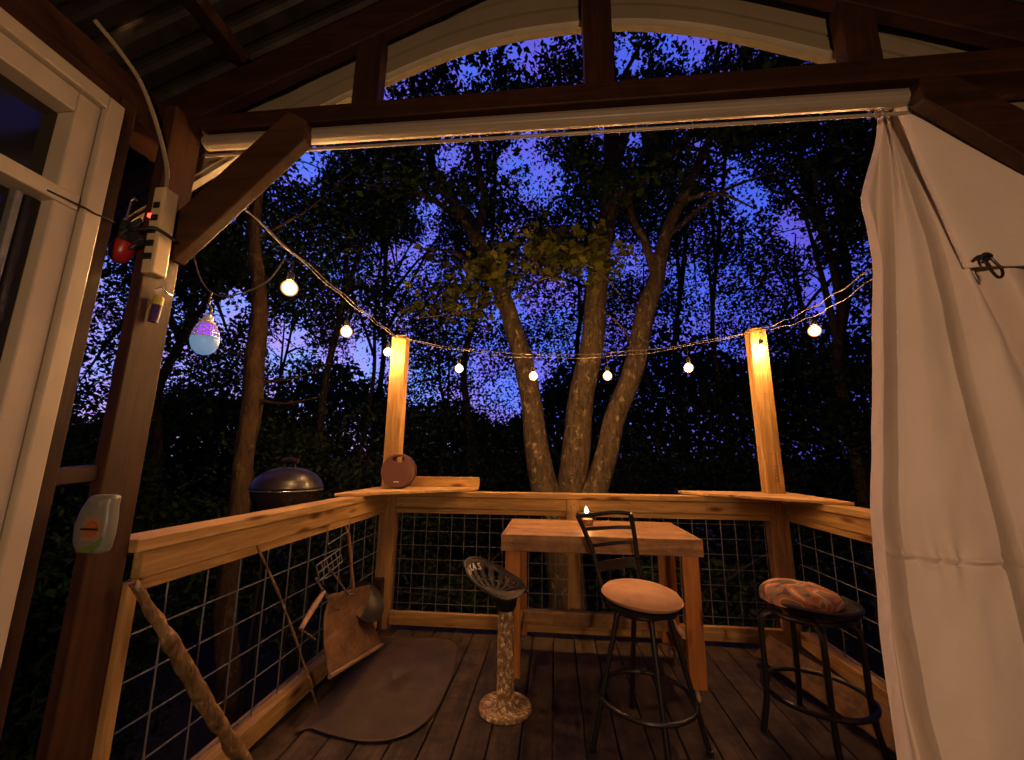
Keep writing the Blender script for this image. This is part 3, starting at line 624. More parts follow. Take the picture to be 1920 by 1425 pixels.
# ------------------------------------------------------------------ tractor seat stool
t = thing('tractor_seat_stool', (-.265,2.37,0), 'dark tractor seat stool with raised letters on a rusty paint flecked pedestal', 'stool')
mb = MB().lathe([(.002,.012),(.11,.014),(.13,.012),(.136,.004),(.134,.001),(.128,.0),(.002,.0)], (-.262,2.33,.001), 48)
mb.torus((-.262,2.33,.012), .124, .011, n=48); obj('base', mb, M['rust'], t, smooth=True)
obj('pedestal', MB().lathe([(.062,.014),(.05,.03),(.044,.06),(.0425,.42),(.04,.47),(.02,.475)], (-.262,2.33,0), 28), M['rust'], t, smooth=True)
seatM = Matrix.Translation((-.305,2.235,.565)) @ Matrix.Rotation(R(-22),4,'Z') @ Matrix.Rotation(R(8),4,'Y') @ Matrix.Rotation(R(-6),4,'X')
def seatpt(u_, a):
    # local +x is the front
    ca, sa = math.cos(a), math.sin(a)
    rx = .17*(1 - .10*ca); ry = .185
    x = rx*ca*u_; y = ry*sa*u_
    z = .012 + .055*u_**2.2*(.35+.65*abs(sa)**2) + .10*u_**3*max(0,-ca)**1.5
    if ca > 0: z += .035*u_*max(0,ca)**6 - .035*u_**2*max(0,ca)*abs(sa)**.5
    return seatM @ Vector((x, y, z))
vv = []; ff = []; nr, na = 16, 112
for i in range(nr+1):
    for k in range(na): vv.append(seatpt(max(.02,i/nr), 2*math.pi*k/na))
for i in range(nr):
    for k in range(na):
        if k % 7 in (2,3,4) and ((5 <= i <= 8) or (10 <= i <= 13)) and not (k < 12 or k > na-12): continue
        ff.append((i*na+k, i*na+(k+1)%na, (i+1)*na+(k+1)%na, (i+1)*na+k))
ff.append(tuple(range(na-1,-1,-1)))
o = obj('seat', MB().add(vv, ff), M['iron'], t, smooth=True, fix=False); md = o.modifiers.new('s','SOLIDIFY'); md.thickness = .006; md.offset = 0
rim = [seatpt(1, 2*math.pi*k/80) for k in range(81)]
obj('seat_rim', MB().tube(rim, .006, 8, cap=False), M['iron'], o, smooth=True)
obj('seat_bracket', MB().lathe([(.045,.465),(.055,.485),(.06,.53),(.03,.555),(.01,.56)], (-.262,2.33,0), 20), M['black_metal'], t, smooth=True)
# cast letters along the raised back of the seat
def letter(ch, mat4, size, parent, m, name='letter', ext=.0015):
    cu = bpy.data.curves.new('txt','FONT'); cu.body = ch; cu.size = size; cu.extrude = ext; cu.align_x = 'CENTER'; cu.align_y = 'CENTER'
    ob = bpy.data.objects.new('txt', cu); COL.objects.link(ob); bpy.context.view_layer.update()
    me = bpy.data.meshes.new_from_object(ob.evaluated_get(bpy.context.evaluated_depsgraph_get())); bpy.data.objects.remove(ob)
    me.transform(Matrix.Translation(-ORIG[parent.name]) @ mat4); me.materials.clear(); me.materials.append(m)
    q = bpy.data.objects.new(name, me); COL.objects.link(q); q.parent = parent; ORIG[q.name] = ORIG[parent.name].copy()
    return q
for ch, a in (('T',228),('E',212),('X',196),('A',180),('S',164)):
    a = R(a); p = seatpt(.86, a); e = .03
    tr = (seatpt(1.0, a)-seatpt(.72, a)).normalized(); ta = (seatpt(.86, a-e)-seatpt(.86, a+e)).normalized(); nn = ta.cross(tr).normalized()
    mat4 = Matrix(((ta.x,tr.x,nn.x,p.x+nn.x*.006),(ta.y,tr.y,nn.y,p.y+nn.y*.006),(ta.z,tr.z,nn.z,p.z+nn.z*.006),(0,0,0,1)))
    letter(ch, mat4, .052, o, M['letters'])
# ------------------------------------------------------------------ radio
t = thing('radio', (-1.2,3.1,1.018), 'round plum coloured radio with carrying hole standing on the left-hand corner shelf', 'radio')
c = Vector((-1.195,3.09,1.152)); ax = Vector((.08,-1,.12)).normalized()
def disc_hole(R0, hx, hz, rx, rz_, y, dy):
    vv = []; ff = []; n = 64
    for s_, yy in ((0,y),(1,y+dy)):
        for k in range(n):
            a = 2*math.pi*k/n; vv.append((R0*math.cos(a), yy, R0*math.sin(a)))
        for k in range(n):
            a = 2*math.pi*k/n; vv.append((hx+rx*math.cos(a), yy, hz+rz_*math.sin(a)))
    for k in range(n):
        j = (k+1) % n; ff += [(k,j,n+j,n+k),(2*n+k,3*n+k,3*n+j,2*n+j),(k,2*n+k,2*n+j,j),(n+k,n+j,3*n+j,3*n+k)]
    return vv, ff
q = Vector((0,-1,0)).rotation_difference(ax)
def place(vf): return MB().add([c + q @ Vector(p) for p in vf[0]], vf[1])
obj('body', place(disc_hole(.128,0,.088,.045,.028,-.02,.05)), M['radio'], t, bevel=.022)
obj('rim', place(disc_hole(.133,0,.088,.044,.027,.031,.03)), M['radio_dark'], t, bevel=.006)
obj('handle', MB().tube([c + q @ Vector((.1*math.sin(a), -.01, .122*math.cos(a))) for a in [R(-32+i*4) for i in range(17)]], .009, 8), plain('pale handle', (.42,.2,.16), .4), t, smooth=True)
obj('badge', MB().add([c + q @ Vector(p) for p in ((-.02,-.0215,-.088),(.02,-.0215,-.088),(.02,-.0215,-.081),(-.02,-.0215,-.081))], [(0,1,2,3)]), M['white'], t)
# ------------------------------------------------------------------ kettle grill
t = thing('kettle_grill', (-1.95,2.85,-1.7), 'dark kettle grill with domed lid standing outside the left railing', 'grill')
c = Vector((-1.93,2.86,1.03))
obj('bowl', MB().lathe([(.03,-.25),(.12,-.225),(.19,-.15),(.225,-.06),(.232,-.01),(.226,-.01),(.2,-.05)], c, 40), M['enamel'], t, smooth=True)
l = obj('lid', MB().lathe([(.238,-.005),(.243,.004),(.236,.018),(.22,.055),(.18,.098),(.12,.128),(.06,.142),(.002,.146)], c, 48), M['enamel_lid'], t, smooth=True)
obj('lid_handle', MB().tube([c+Vector((-.04,0,.142)),c+Vector((-.038,0,.175))],.006).tube([c+Vector((.04,0,.142)),c+Vector((.038,0,.175))],.006).tube(curve([c+Vector((-.062,0,.185)),c+Vector((0,0,.2)),c+Vector((.062,0,.185))],5),.02,12), M['enamel_lid'], l, smooth=True)
obj('bowl_ring', MB().torus(c+Vector((0,0,-.012)), .236, .005, n=48), M['chrome'], t, smooth=True)
for a in (30,150,270):
    a = R(a); obj('leg', MB().tube([c+Vector((.16*math.cos(a),.16*math.sin(a),-.17)), c+Vector((.33*math.cos(a),.33*math.sin(a),-2.85))], .011), M['black_metal'], t, smooth=True)
# ------------------------------------------------------------------ things leaning by the left railing
pts = curve([(-1.262,1.19,.875),(-1.235,1.29,.71),(-1.215,1.40,.53),(-1.19,1.52,.33),(-1.17,1.64,.15),(-1.16,1.71,.02)],10)
mb = MB().tube(pts, [.011+.013*min(1,i/16)+.0012*math.sin(i*1.1) for i in range(len(pts))], 14)
mb.v = [tuple(Vector(p)+Vector((noise.noise(Vector(p)*18),noise.noise(Vector(p)*18+Vector((9,0,0))),noise.noise(Vector(p)*30)))*.007) for p in mb.v]
tag(obj('branch', mb, M['logbark'], smooth=True), 'thick crooked bark covered branch leaning by the brown corner post', 'branch', 'sticks leaning on the left railing')
pts = curve([(-1.285,1.74,.87),(-1.25,1.86,.66),(-1.21,2.0,.38),(-1.17,2.17,.012)],8)
tag(obj('stick', MB().tube(pts, [.005+.0012*math.sin(i) for i in range(len(pts))], 8), M['logbark'], smooth=True), 'thin straight stick leaning halfway along the left railing', 'stick', 'sticks leaning on the left railing')
# big scoop-like board with rolled lower edge
vv = []; ff = []; nu, nv_ = 16, 16
A = Vector((-1.275,2.36,.49)); B = Vector((-1.262,2.86,.40)); C_ = Vector((-1.15,2.86,.03)); D = Vector((-1.13,2.16,.17))
for i in range(nu+1):
    for j in range(nv_+1):
        u_, w_ = i/nu, j/nv_
        p = A.lerp(B,u_).lerp(D.lerp(C_,u_), w_); p.x += -.03*math.sin(math.pi*w_) + .008*noise.noise(p*9); p.z = max(p.z,.012)
        vv.append(p)
for i in range(nu):
    for j in range(nv_): q_ = i*(nv_+1)+j; ff.append((q_,q_+nv_+1,q_+nv_+2,q_+1))
t = thing('wooden_board', (-1.2,2.55,0), 'wide brown board with rolled pale lower edge leaning on the left railing', 'board')
o = obj('panel', MB().add(vv, ff), M['boardwood'], t, smooth=True, fix=False); md = o.modifiers.new('s','SOLIDIFY'); md.thickness = .008
obj('lower_edge', MB().tube([D.lerp(C_,k/12)+Vector((.008,0,.008)) for k in range(13)], .0115, 8), plain('board edge painted lit', (.34,.22,.12), .6, var=.4, scale=20), t, smooth=True)  # beige lip, its colour made paler to show the edge lit
# hooks, tongs and pans hung on the wire
def xr(y, z, d=0): return Vector((-1.335+d, y, z))
t = thing('wire_rack', (-1.3,2.4,.6), 'bent wire grill rack hooked on the wire grid of the left railing', 'rack')
mb = MB(); wr = .004
a, b_, c_, d_ = xr(2.26,.665,.03), xr(2.50,.70,.03), xr(2.51,.63,.05), xr(2.27,.585,.05)
mb.tube([a,b_,c_,d_,a], wr, 6); mb.tube([a.lerp(d_,.5), b_.lerp(c_,.5)], wr*.8, 6)
for k in (.2,.4,.6,.8): mb.tube([a.lerp(b_,k), d_.lerp(c_,k)], wr*.8, 6)
obj('rack_wires', mb, M['galv'], t)
t = thing('grill_tongs', (-1.28,2.35,.35), 'pair of shiny metal tongs rods hanging from the wire rack', 'tongs')
obj('arm', MB().tube([xr(2.23,.61,.05), xr(2.40,.40,.08), xr(2.44,.385,.09)], .0055, 8), M['chrome'], t, smooth=True)
obj('arm', MB().tube([xr(2.36,.63,.05), xr(2.56,.43,.08), xr(2.60,.42,.09)], .0055, 8), M['chrome'], t, smooth=True)
t = thing('grill_hook', (-1.3,2.3,.3), 'short wooden handled hook hanging on the left railing wires', 'hook')
obj('handle', MB().tube([xr(2.12,.40,.06), xr(2.22,.47,.06), xr(2.31,.52,.06)], [.012,.016,.012], 10), plain('worn handle', (.4,.24,.13), .6, var=.4, scale=20), t, smooth=True)
obj('hook_wire', MB().tube([xr(2.31,.52,.06), xr(2.36,.48,.06), xr(2.42,.45,.06)], .004, 6).tube([xr(2.12,.40,.06), xr(2.2,.34,.07), xr(2.25,.3,.07)], .005, 6), M['chrome'], t, smooth=True)
t = thing('frying_pan', (-1.28,2.85,.4), 'dark round frying pan hanging upside down near the deck corner', 'frying pan')
obj('pan', MB().lathe([(.002,0),(.10,0),(.135,.03),(.142,.034),(.14,.04),(.128,.032),(.098,.008),(.002,.008)], (-1.262,2.79,.30), 36, (.75,-.2,.62)), M['black_metal'], t, smooth=True)
obj('handle', MB().tube([(-1.30,2.71,.42),(-1.305,2.66,.60),(-1.31,2.61,.77),(-1.312,2.56,.83)], [.011,.010,.010,.005], 10), plain('reddish handle', (.3,.13,.08), .5, var=.3), t, smooth=True)
t = thing('wall_hook', (-1.32,2.3,.8), 'small bent wire hook on the upper wires of the left railing', 'hook')
obj('hook_wire', MB().tube([xr(2.37,.85,.02), xr(2.36,.88,.03), xr(2.34,.87,.03), xr(2.36,.755,.03), xr(2.60,.79,.03), xr(2.61,.87,.02)], .0035, 6), M['galv'], t)
# floor mat with rounded, curled corner
P = [(-1.24,3.06),(-.74,3.06),(-.62,2.75),(-.60,2.30),(-.64,2.13),(-.72,2.04),(-.84,2.0),(-1.0,2.02),(-1.14,2.06),(-1.21,2.1)]
t = thing('floor_mat', (-.95,2.5,0), 'smooth brown mat with curled rounded front edge lying in the left corner', 'mat')
ring = [Vector((*p,0)) for p in P]; cc = curve([*ring, ring[0]], 5)[:-1]; ctr = Vector((-.92,2.5,0)); vv = []; ff = []; n = len(cc)
for s_ in (0,.3,.6,.85,.93,.97,1.):
    for p in cc:
        q_ = ctr.lerp(p, max(s_,.02)); z = .006 + (.0 if s_ < .9 else (s_-.9)*.06*(1 if p.y < 2.3 else .25)); vv.append((q_.x, q_.y, max(.003,z)))
for i in range(6):
    for k in range(n): ff.append((i*n+k, i*n+(k+1)%n, (i+1)*n+(k+1)%n, (i+1)*n+k))
o = obj('mat_sheet', MB().add(vv, ff), M['mat'], t, smooth=True, fix=False); md = o.modifiers.new('s','SOLIDIFY'); md.thickness = .004
obj('rim', MB().tube([Vector((p[0],p[1],.012)) for p in [v_ for v_ in vv[-n:] if v_[1] < 2.2]], .002, 6), plain('worn mat rim', (.10,.065,.04), .6, var=.5, scale=15), t)
# planks by the right rail
t = thing('plank', (1.5,2.5,0), 'weathered plank lying along the right-hand railing behind the camouflage stool', 'plank')
obj('plank_board', MB().bar((1.30,2.98,.1),(1.555,1.9,.08),.16,.03,(-.7,0,.7)), M['boardwood'], t, bevel=.004)
# ------------------------------------------------------------------ curtain
def table(pts):
    pts = sorted(pts)
    def g(z):
        if z <= pts[0][0]: return pts[0][1]
        for (a, xa), (b_, xb) in zip(pts, pts[1:]):
            if z <= b_: s_ = (z-a)/(b_-a); return xa+(xb-xa)*s_
        return pts[-1][1]
    return lambda z: (g(z-.05)+2*g(z-.025)+2*g(z)+2*g(z+.025)+g(z+.05))/8
edge = table([(2.40,1.075),(2.28,1.05),(2.19,1.01),(2.08,.972),(2.03,.985),(1.87,.985),(1.5,.93),(1.13,.868),(.8,.85),(.53,.848),(0,.83)])
F1 = table([(2.40,1.088),(2.2,1.065),(1.87,1.02),(1.4,.95),(1.13,.905),(.86,.90),(.66,.905),(.53,.915),(0,.955)])
F2 = table([(2.40,1.10),(2.1,1.12),(1.87,1.135),(1.53,1.135),(1.29,1.145),(1.0,1.155),(.82,1.16),(.5,1.19),(0,1.26)])
F3 = table([(2.40,1.135),(2.1,1.20),(1.82,1.24),(1.6,1.30),(1.3,1.36),(1.0,1.40),(.5,1.46),(0,1.55)])
F4 = table([(2.40,1.16),(2.1,1.40),(1.8,1.50),(1.4,1.62),(1.0,1.7),(0,1.9)])
def topz(x): return 2.41 - .26*math.exp(-((x-1.47)/.14)**2) - (.0 if x < 1.2 else .02)
cols = [(0,edge,0,.03),(.05,edge,.012,.004),(.11,F1,-.004,.05),(.13,F1,.012,-.004),(.24,None,.5,-.03),(.36,F2,-.014,-.016),(.38,F2,.0,.05),(.395,F2,.014,-.03),(.50,None,.5,-.05),(.62,F3,-.01,-.01),(.645,F3,.01,.03),(.72,F3,.07,-.03),(.85,F4,0,.02),(1.,F4,.9,0)]
def cx_(i, z):
    s_, fn, dx, dy = cols[i]
    if fn is None:
        a = cx_(i-1, z)[0]; b_ = cols[i+1][1](z)+cols[i+1][2]; return (a*.5+b_*.5, dy)
    return (fn(z)+dx+.018, dy)
t = thing('canvas_curtain', (1.3,1.25,.02), 'heavy cream canvas curtain gathered at the right end of the track', 'curtain')
nu, nz_ = 280, 430; vv = []; ff = []
for j in range(nz_+1):
    w_ = j/nz_
    for i in range(nu+1):
        s_ = i/nu; z = .03 + (2.425-.03)*w_
        for k in range(len(cols)-1):
            if s_ <= cols[k+1][0] + 1e-9: break
        l_ = (s_-cols[k][0])/(cols[k+1][0]-cols[k][0]); l2 = l_*l_*(3-2*l_)
        (xa, ya), (xb, yb) = cx_(k, z), cx_(k+1, z)
        x = xa+(xb-xa)*l_; y = ya+(yb-ya)*l2
        amp = .35+.65*min(1,(2.4-z)/.7)
        zt = topz(x); z2 = .03 + (zt-.03)*w_ if zt < 2.41 else z
        seam = 1.005-.02*(x-.9)
        y = y*amp + .007*noise.noise(Vector((x*5,z*1.6,3)))*2 + .003*noise.noise(Vector((x*22,z*9,7)))
        ds = (z2-seam)
        if x > F1(z2): y += -.007*math.exp(-(ds/.005)**2) + .006*math.exp(-((ds+.014)/.006)**2) + .010*math.sin(x*95+2*math.sin(x*31))*math.exp(-(abs(ds)/.03))
        vv.append((x, 1.262+y, z2))
for j in range(nz_):
    for i in range(nu): q_ = j*(nu+1)+i; ff.append((q_,q_+1,q_+nu+2,q_+nu+1))
o = obj('canvas', MB().add(vv, ff), M['canvas'], t, smooth=True, fix=False); md = o.modifiers.new('s','SOLIDIFY'); md.thickness = .002
# folded-over flap
G = [(1.10,2.385),(1.125,2.33),(1.165,2.10),(1.20,1.81),(1.24,1.815),(1.42,1.825),(1.9,1.83)]
vv = []; ff = []; nu, nv_ = 60, 50
for j in range(nv_+1):
    w_ = j/nv_
    for i in range(nu+1):
        s_ = i/nu
        zb = 1.80 + .01*s_ ; xl = 1.183 - .088*w_**1.1
        x = xl + (2.2-xl)*s_; zt = topz(x)-.004; z = zb + (zt-zb)*w_
        if s_ == 0: pass
        y = 1.196 + .012*w_ + .012*math.sin(s_*9+1.5*w_)*(1-w_*.4) + .006*noise.noise(Vector((x*7,z*5,1))) + (.016*math.exp(-s_*45))
        vv.append((x,y,z))
for j in range(nv_):
    for i in range(nu): q_ = j*(nu+1)+i; ff.append((q_,q_+1,q_+nu+2,q_+nu+1))
o = obj('flap', MB().add(vv, ff), M['canvas'], t, smooth=True, fix=False); md = o.modifiers.new('s','SOLIDIFY'); md.thickness = .005
t = thing('carabiner', (1.235,1.17,1.77), 'black carabiner clipped to the lower corner of the curtain flap', 'carabiner')
cb = Vector((1.222,1.178,1.80))
pts = [cb+Vector(p) for p in ((-.012,0,.018),(-.016,0,.006),(-.008,-.004,-.03),(.002,-.006,-.048),(.013,-.006,-.042),(.016,-.004,-.022),(.006,0,.004),(-.002,0,.016))]
obj('ring', MB().tube(curve(pts+[pts[0]],5), .0036, 8), M['black_metal'], t, smooth=True)
obj('cord_loop', MB().tube(curve([cb+Vector((-.03,.008,.012)),cb+Vector((-.012,0,.026)),cb+Vector((.004,.002,.02)),cb+Vector((-.008,.006,.006))],5), .0045, 6), M['black_plastic'], t)
# ------------------------------------------------------------------ assumed lamp, added unseen behind the viewer for the warm light on the furniture
LP = Vector((.4,-1.0,1.45))
t = thing('assumed_floor_lamp', Vector((LP.x,LP.y-.22,0)), 'assumed warm shaded floor lamp, added unseen on the deck behind the viewer', 'lamp')
obj('stand', MB().tube([(LP.x,LP.y-.22,.02),(LP.x,LP.y-.22,1.5),LP+Vector((0,-.15,.17)), LP+Vector((0,0,.14))], .012).lathe([(.02,.0),(.15,.0),(.15,.015),(.02,.025)],(LP.x,LP.y-.22,.002),24), M['black_metal'], t, smooth=True)
obj('shade', MB().lathe([(.03,.14),(.08,.125),(.11,.085),(.112,.085),(.082,.129),(.03,.145)], LP, 32), M['black_metal'], t, smooth=True)
obj('globe', MB().lathe([(.002,-.07),(.035,-.06),(.055,-.03),(.06,0),(.05,.04),(.03,.09)], LP, 24), M['assumed_lampglow'], t, smooth=True)
ld = bpy.data.lights.new('assumed_lamp_bulb', 'POINT'); ld.energy = 116; ld.color = (1,.60,.33); ld.shadow_soft_size = .07  # added point light of the assumed lamp
lo = bpy.data.objects.new('assumed_lamp_bulb', ld); COL.objects.link(lo); lo.parent = t; lo.location = Vector((0,.22,LP.z-.09))
# ------------------------------------------------------------------ trees
def leafmesh(name, pts, size, m, parent, flat=.35, lobed=False):
    pts = np.asarray(pts, float); n = len(pts)
    nr_ = RNG.normal(size=(n,3)); nr_[:,2] += flat*2*np.sign(RNG.random(n)+.2); nr_ /= np.linalg.norm(nr_, axis=1)[:,None]
    t_ = RNG.normal(size=(n,3)); t_ -= nr_*(t_*nr_).sum(1)[:,None]; t_ /= np.linalg.norm(t_, axis=1)[:,None]
    b_ = np.cross(nr_, t_); sz = (size*RNG.uniform(.45,1.4,n))[:,None]
    if lobed:
        shp = [(-.5,0),(-.15,.22),(-.25,.5),(.05,.32),(.2,.5),(.28,.18),(.62,0),(.28,-.18),(.2,-.5),(.05,-.32),(-.25,-.5),(-.15,-.22)]
    else: shp = [(-.5,0),(-.05,.3),(.55,0),(-.05,-.3)]
    K = len(shp); V = np.empty((n,K,3))
    for k, (a, c_) in enumerate(shp): V[:,k] = pts + t_*a*sz + b_*c_*sz + nr_*(abs(c_)*.25*sz)
    V = V.reshape(-1,3) - np.array(ORIG[parent.name])
    me = bpy.data.meshes.new(name); me.vertices.add(n*K); me.vertices.foreach_set('co', V.ravel())
    me.loops.add(n*K); me.loops.foreach_set('vertex_index', np.arange(n*K)); me.polygons.add(n)
    me.polygons.foreach_set('loop_start', np.arange(n)*K); me.polygons.foreach_set('loop_total', np.full(n,K)); me.update(calc_edges=True)
    me.materials.append(m); o = bpy.data.objects.new(name, me); COL.objects.link(o); o.parent = parent; return o
def clumps(centres, per, rad, squash=.6):
    out = []
    for c_ in centres:
        k = int(per*1.7*RNG.uniform(.5,1.5)); r_ = rad*RNG.uniform(.6,1.35)
        d = RNG.normal(size=(k,3))*np.array([r_,r_,r_*squash])*.55
        out.append(np.array(c_)+d)
    return np.concatenate(out)
def inell(n, c_, rad):
    d = RNG.normal(size=(n,3)); d /= np.linalg.norm(d,axis=1)[:,None]; d *= RNG.random(n)[:,None]**.4
    return np.array(c_)+d*np.array(rad)
# openings in the canopy where the evening sky shows: (direction point, radius) as cones of space between crowns
CAM = np.array([0,0,1.25])
GAPS = [((6.4,12,9.3),1.5),((7.4,12,8.0),1.1),((8.0,12,6.2),1.0),((-5.9,12,4.4),.9),((-7.0,12,3.8),1.0),((-4.7,12,7.6),1.1),((-8.6,12,11.5),.9),((-1.0,12,11.3),1.3),((2.3,12,11.6),.9),((.2,12,10.0),1.0),((-4.2,12,9.4),.9),((-8.6,12,4.9),.9),((-10.8,12,6.2),.9),((8.3,12,16.0),1.1),((-3.6,12,11.6),1.1),((4.8,12,10.9),.9),((2.6,12,14.9),.8),((5.0,12,15.5),1.3),((-.9,12,15.8),1.2),((-2.7,12,15),.9),((-6.3,12,13.8),.9),((3.8,12,4.6),.8),((8.3,12,4.9),.9)]
def thin(P):
    D = P-CAM; dn = np.array([noise.noise(Vector(v_)*.85)+.5*noise.noise(Vector(v_)*2.1) for v_ in P]); P = P[RNG.random(len(P)) < np.clip(.70+1.5*dn,.08,1)]; D = P-CAM; y = np.maximum(D[:,1],.1); keep = np.ones(len(P),bool)
    for g, rr in GAPS:
        gx, gy, gz_ = g; s_ = (gy-CAM[1]); q_ = D*(s_/y)[:,None]
        dd = np.hypot(q_[:,0]-gx, q_[:,2]-(gz_-1.25)); dd += .5*rr*np.array([noise.noise(Vector(v_)*1.1) for v_ in q_])
        keep &= ~(RNG.random(len(P)) < np.clip(1.3-1.0*dd/rr,0,.9))
    return P[keep]
def tree(label, base, h, lean, trunk_r, crown, nclump, per, rad, size, m='leaf', bk='bark_dark', trunk_path=None, limbs=6, group='trees beyond the deck', lab=True, name='tree'):
    bx, by = base; t = thing(name, (bx,by,gz(bx,by)), label, 'tree', group)
    g0 = gz(bx,by)-.2
    w1, w2 = random.uniform(-.35,.35), random.uniform(-.45,.45)
    P = trunk_path or [(bx,by,g0),(bx+lean*.15+w1*.3,by,h*.15),(bx+lean*.3+w1,by,h*.35),(bx+lean*.55-w1*.4,by+.1,h*.55),(bx+lean*.8+w2,by,h*.8),(bx+lean+w2*.6,by,h)]
    c_ = curve(P, 7); L = len(c_)
    mb = MB().tube(c_, [trunk_r*.72*(1.25 if i < 2 else 1)*(1-.75*i/L) for i in range(L)], 12)
    cc, cr = crown
    cen = inell(nclump, cc, cr)
    for k in range(limbs):
        i = int(L*(.45+.5*k/limbs)); i = min(i, L-2); tgt = Vector(cen[k*3 % nclump]); s0 = c_[i]
        mid = s0.lerp(tgt,.5)+Vector((0,0,.25*(tgt-s0).length*.4))
        cp = curve([s0, mid, tgt], 6); mb.tube(cp, [trunk_r*.42*(1-.85*q/len(cp)) for q in range(len(cp))], 7)
        for z in range(3):
            s1 = cp[4+2*z]; e1 = s1 + Vector((random.uniform(-1,1),random.uniform(-1,1),random.uniform(-.2,.7)))*1.2
            mb.tube(curve([s1, s1.lerp(e1,.5)+Vector((0,0,.1)), e1],3), [trunk_r*.12,.012*1.2,.01,.008,.007,.006,.004], 5)
    obj('trunk', mb, M[bk], t, smooth=True, fix=False)
    base_ = clumps(cen, per, rad); pts = thin(np.concatenate([base_, inell(int(len(base_)*.4), cc, [q*1.15 for q in cr])])); leafmesh('crown', pts, size*.76, M[m], t); return t
random.seed(21)
# main multi-stemmed maple
t = thing('maple_tree', (.15,5.1,gz(.15,5.1)), 'three stemmed maple lit by the string lights just beyond the far railing', 'tree', 'trees beyond the deck')
mb = MB()
def stem(pts, rad, k=8, n=16):
    c_ = curve([Vector(p) for p in pts], k); L = len(c_)-1; rr = []
    for i in range(L+1):
        q_ = i/L*(len(rad)-1); a = int(min(q_, len(rad)-2)); rr.append(rad[a]+(rad[a+1]-rad[a])*(q_-a))
    c2 = [p+Vector((noise.noise(p*1.7),noise.noise(p*1.7+Vector((5,5,5))),0))*.05 for p in c_]
    mb.tube(c2, rr, n); return c2
stem([(.1,5.05,-2.2),(.12,5.05,-1),(.13,5.05,-.2),(.12,5.05,.4),(.17,5.05,.9)], [.30,.24,.21,.23,.2])
sA = stem([(.12,5.05,.35),(-.10,5.0,.88),(-.25,5.0,1.7),(-.41,5.0,2.65),(-.70,5.0,3.47),(-1.0,5.0,4.2),(-1.6,5.1,5.2),(-1.85,5.2,5.9),(-2.3,5.4,7.6)], [.15,.165,.135,.12,.105,.085,.07,.06,.03])
sB = stem([(.15,5.1,.3),(.25,5.1,.93),(.34,5.1,1.9),(.50,5.1,2.85),(.60,5.1,3.7),(.75,5.1,4.5),(.87,5.1,5.65),(.9,5.2,7.0),(1.0,5.2,9.0)], [.17,.18,.16,.145,.135,.12,.11,.09,.05])
sC = stem([(.2,5.0,.3),(.50,5.0,.88),(.71,5.0,1.64),(.96,5.0,2.36),(1.24,5.0,3.26),(1.41,5.0,3.9),(1.69,5.0,4.6),(2.14,5.0,5.5),(2.9,5.1,7.3)], [.13,.14,.125,.125,.115,.085,.065,.055,.03])
stem([(.80,5.1,4.6),(1.15,5.1,5.0),(1.6,5.1,5.35),(2.2,5.1,6.0),(3.1,5.1,7.0)], [.09,.085,.075,.06,.04])
stem([(1.3,5.0,3.6),(1.2,5.0,4.1),(1.05,5.0,4.5),(1.05,5.0,5.5)], [.06,.05,.04,.02])
stem([(.80,5.1,5.0),(1.05,5.1,5.8),(1.15,5.1,6.8)], [.08,.07,.04])
stem([(-1.0,5.0,4.2),(-.95,5.0,4.9),(-1.1,5.1,5.8),(-1.2,5.2,7.0)], [.055,.05,.04,.02])
stem([(-1.2,5.0,4.5),(-1.9,4.9,4.9),(-2.6,4.8,5.0)], [.045,.03,.015])
for a, b_ in (((1.5,5.0,4.1),(2.9,4.9,4.9)),((.9,5.1,5.9),(-.2,4.8,7.0)),((1.7,5.,4.6),(2.4,4.6,4.2)),((.85,5.1,6.2),(2.0,4.7,8.2)),((-.8,5.,3.6),(-1.8,4.6,3.9)),((2.2,5.1,6.0),(2.6,5.0,7.6)),((2.2,5.,6.),(3.6,4.8,6.2))):
    a, b_ = Vector(a), Vector(b_); stem([a, a.lerp(b_,.5)+Vector((0,0,.15)), b_], [.035,.025,.008], 5, 7)
obj('trunk', mb, M['bark'], t, smooth=True, fix=False)
cen = np.concatenate([inell(46,(-1.8,5.4,6.6),(2.2,1.6,1.9)), inell(56,(1.0,5.4,8.0),(2.8,1.8,2.4)), inell(40,(2.8,5.4,6.4),(1.8,1.5,1.7)), inell(8,(.2,6.0,4.9),(1.6,.8,.9)), inell(12,(.7,4.5,4.9),(1.3,.3,.6)), inell(9,(-1.3,4.6,4.9),(.8,.3,.5)), inell(8,(1.9,4.5,4.9),(.7,.3,.6))])
base_ = clumps(cen, 90, .65); leafmesh('crown', thin(np.concatenate([base_, inell(8000,(.3,5.4,7.0),(4.2,1.8,3.0))])), .10, M['leaf'], t)
